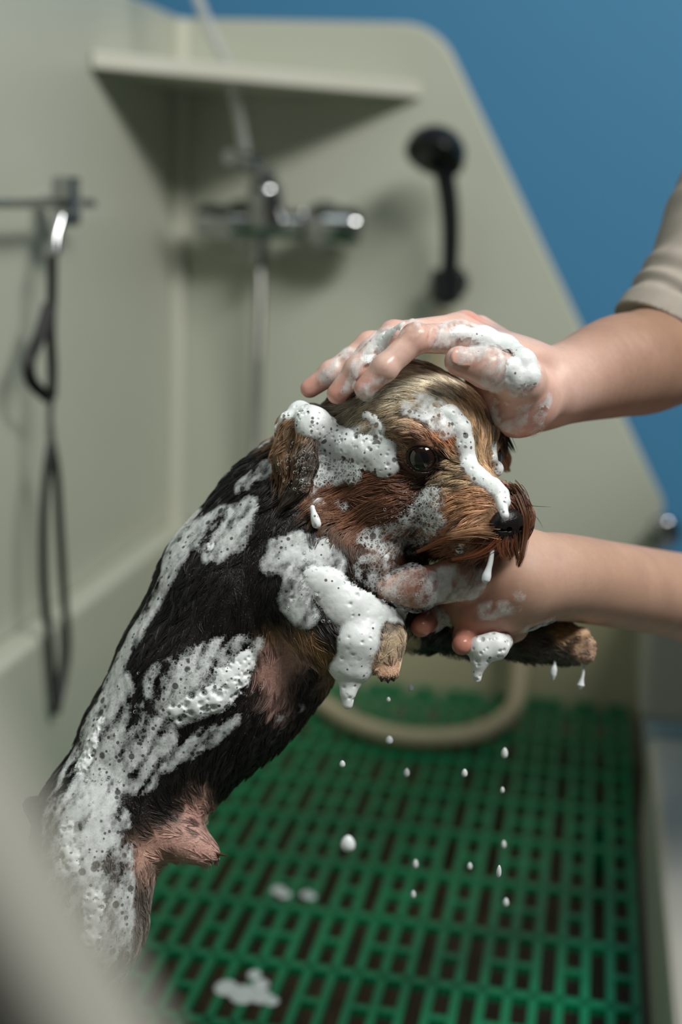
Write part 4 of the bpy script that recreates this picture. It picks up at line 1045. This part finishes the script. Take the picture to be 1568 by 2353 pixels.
# ------------------------------------------------------------------ drops, bubbles, splashes
def drop(u, v, d, r, st=1.3, mat='foam_solid', label='', group='drops falling under the puppy'):
    p = P(u, v, d / 100); r = r / F * d / 100; mb = MB(); prof_ = []
    for i in range(13):
        t = pi * i / 12; hh = -cos(t) * r * st; rr = sin(t) * r * (1 - .22 * (hh / (r * st))); prof_.append((hh, rr))
    mb.lathe(p, (0, 0, 1), prof_, 14)
    return tag(mb.build('water_drop', M[mat], None, True), label, 'drop', group)
M['foam_solid'] = principled('soapy_drop', (.72, .77, .78), .2, noise=(200, .05), sss=.2, sss_rad=(1, 1, 1), sss_scale=.002)
DROP_LABELS = ['white droplet just below the paw hanging beside the chest foam', 'tiny white droplet right of the chest foam tip', 'white droplet touching the outline of the beige hose', 'white droplet below the chest foam tip', 'largest white drop falling in front of the grating', 'white droplet below the droplet on the beige hose', 'white droplet below the middle of the beige hose loop', 'elongated clear droplet under the outer bend of the beige hose', 'tiny droplet under the elongated one below the hose bend', 'small drop beside the long streak-shaped drop over the grating', 'long streak-shaped white drop over the grating', 'small drop halfway between the largest drop and the streak-shaped drop', 'lowest white drop over the grating', 'faint drop diagonally below the largest drop', 'faint droplet just above the streak-shaped drop']
for lab_, (u, v, d, r, st) in zip(DROP_LABELS, ((945, 1580, 82, 7, 1.1), (893, 1607, 80, 5, 1.2), (895, 1700, 82, 9, 1.1), (787, 1755, 80, 7, 1.2), (800, 1938, 66, 17, 1.15), (935, 1775, 84, 7, 1.5), (1068, 1776, 82, 7, 1.4),
                         (1160, 1730, 84, 8, 1.6), (1155, 1815, 84, 5, 1.5), (1080, 1990, 86, 6, 1.5), (1147, 2002, 78, 6, 2.6), (955, 1985, 88, 7, 1.6), (1163, 2073, 88, 7, 1.5), (950, 2055, 88, 6, 1.6), (1158, 1940, 88, 6, 1.6))):
    drop(u, v, d, r, st, label=lab_)
def drip(pts, rad, label, mat='foam_solid'):
    S_ = spline([P(u, v, d / 100) for u, v, d in pts], 4); n = len(S_); rr = np.interp(np.linspace(0, 1, n), np.linspace(0, 1, len(rad)), rad) / F * pts[0][2] / 100
    return tag(MB().tube(S_, list(rr), 12).build('drip', M[mat], None, True), label, 'drip', 'drips of foam')
drip([(1132, 1262, 74.9), (1128, 1290, 74.8), (1121, 1315, 74.8), (1117, 1332, 74.8), (1116, 1341, 74.8)], [5, 6, 7, 11, 10, 2], 'white drip of foam hanging from the puppy\'s chin')
drip([(1276, 1510, 83.5), (1275, 1530, 83.4), (1272, 1546, 83.4), (1272, 1562, 83.4)], [3, 3, 8, 8, 2], 'water drip hanging under the wrist of the puppy\'s raised paw')
drip([(1340, 1520, 83.5), (1341, 1545, 83.4), (1336, 1570, 83.4), (1334, 1584, 83.4)], [5, 3, 4, 9, 2], 'water drip hanging from the claws of the puppy\'s raised paw')
# bubbles catching the light on the foam
br = np.random.default_rng(77)
_t = (1 + 5 ** .5) / 2
ICO = np.array([(-1, _t, 0), (1, _t, 0), (-1, -_t, 0), (1, -_t, 0), (0, -1, _t), (0, 1, _t), (0, -1, -_t), (0, 1, -_t), (_t, 0, -1), (_t, 0, 1), (-_t, 0, -1), (-_t, 0, 1)]); ICO /= np.linalg.norm(ICO[0])
ICF = [(0, 11, 5), (0, 5, 1), (0, 1, 7), (0, 7, 10), (0, 10, 11), (1, 5, 9), (5, 11, 4), (11, 10, 2), (10, 7, 6), (7, 1, 8), (3, 9, 4), (3, 4, 2), (3, 2, 6), (3, 6, 8), (3, 8, 9), (4, 9, 5), (2, 4, 11), (6, 2, 10), (8, 6, 7), (9, 8, 1)]
def subdiv(v, f):
    v = [tuple(x) for x in v]; c = {}; nf = []
    def mid(a_, b_):
        k_ = (min(a_, b_), max(a_, b_))
        if k_ not in c:
            q = (np.array(v[a_]) + np.array(v[b_])) / 2; v.append(tuple(q / np.linalg.norm(q))); c[k_] = len(v) - 1
        return c[k_]
    for a_, b_, d_ in f:
        x, y, z = mid(a_, b_), mid(b_, d_), mid(d_, a_); nf += [(a_, x, z), (b_, y, x), (d_, z, y), (x, y, z)]
    return np.array(v), nf
SV, SF = subdiv(ICO, ICF); SV, SF = subdiv(SV, SF); SF = np.array(SF)
M['bubble'] = None
mt = bpy.data.materials.new('bubble_film'); mt.use_nodes = True; nt = mt.node_tree; nt.nodes.remove(nt.nodes['Principled BSDF'])
tr = nt.nodes.new('ShaderNodeBsdfTransparent'); gl = nt.nodes.new('ShaderNodeBsdfGlossy'); gl.inputs['Roughness'].default_value = .03
fr = nt.nodes.new('ShaderNodeFresnel'); fr.inputs['IOR'].default_value = 1.45; mxs = nt.nodes.new('ShaderNodeMixShader')
nt.links.new(fr.outputs[0], mxs.inputs[0]); nt.links.new(tr.outputs[0], mxs.inputs[1]); nt.links.new(gl.outputs[0], mxs.inputs[2]); nt.links.new(mxs.outputs[0], nt.nodes['Material Output'].inputs[0])
M['bubble'] = mt
def bubbles(spots, n, rmin, rmax, label, bases):
    vs_, fs_ = [], []; k_ = 0
    for (u, v, su, sv, cnt) in spots:
        uu = br.normal(u, su, cnt); vv = br.normal(v, sv, cnt); p, ok = surf_any(uu, vv, bases)
        for q, o_ in zip(p, ok):
            if not o_: continue
            r = rmin + (rmax - rmin) * br.random() ** 2.5; c = q - q / np.linalg.norm(q) * (.22 + r * .3)
            vs_.append(to_world(c + SV * r)); fs_.append(SF + k_); k_ += len(SV)
    o = obj('bubbles', np.concatenate(vs_), np.concatenate(fs_), M['bubble'], None, True); return tag(o, label, 'bubbles', kind='stuff')
bubbles([(950, 1195, 40, 40, 260), (860, 1230, 25, 20, 90), (1000, 1140, 14, 25, 70), (700, 1080, 24, 34, 160), (760, 1085, 30, 18, 80)], 0, .03, .13, 'tiny clear soap bubbles on the puppy\'s cheek and ear', [dg])
bubbles([(750, 1350, 34, 40, 110), (690, 1330, 20, 30, 40), (490, 1560, 45, 34, 70), (260, 1720, 50, 60, 60), (900, 1360, 40, 30, 60), (450, 1240, 30, 30, 30)], 0, .04, .14, 'tiny clear soap bubbles on the puppy\'s chest and flank', [dg, bgd])
# splashes of foam on the grating
for (pts, lab) in (([(520, 2270, .010), (560, 2285, .012), (600, 2290, .009), (625, 2300, .006)], 'white splash of foam on the nearest visible bars of the grating'),
                   ([(585, 2240, .006), (600, 2262, .007)], 'small foam fleck just behind the white splash on the grating'), ([(640, 2045, .007), (655, 2055, .006)], 'small foam fleck on the grating right of the puppy\'s belly'), ([(705, 2055, .006), (715, 2060, .005)], 'foam speck further out on the grating')):
    mb = MB()
    for (u, v, r) in pts:
        p = onZ(u, v, MATZ); mb.sphere((p[0], p[1], MATZ), r, 12, 8, (1, 1.2, .28))
    tag(mb.build('foam_splash', M['foam_solid'], None, True), lab, 'foam')
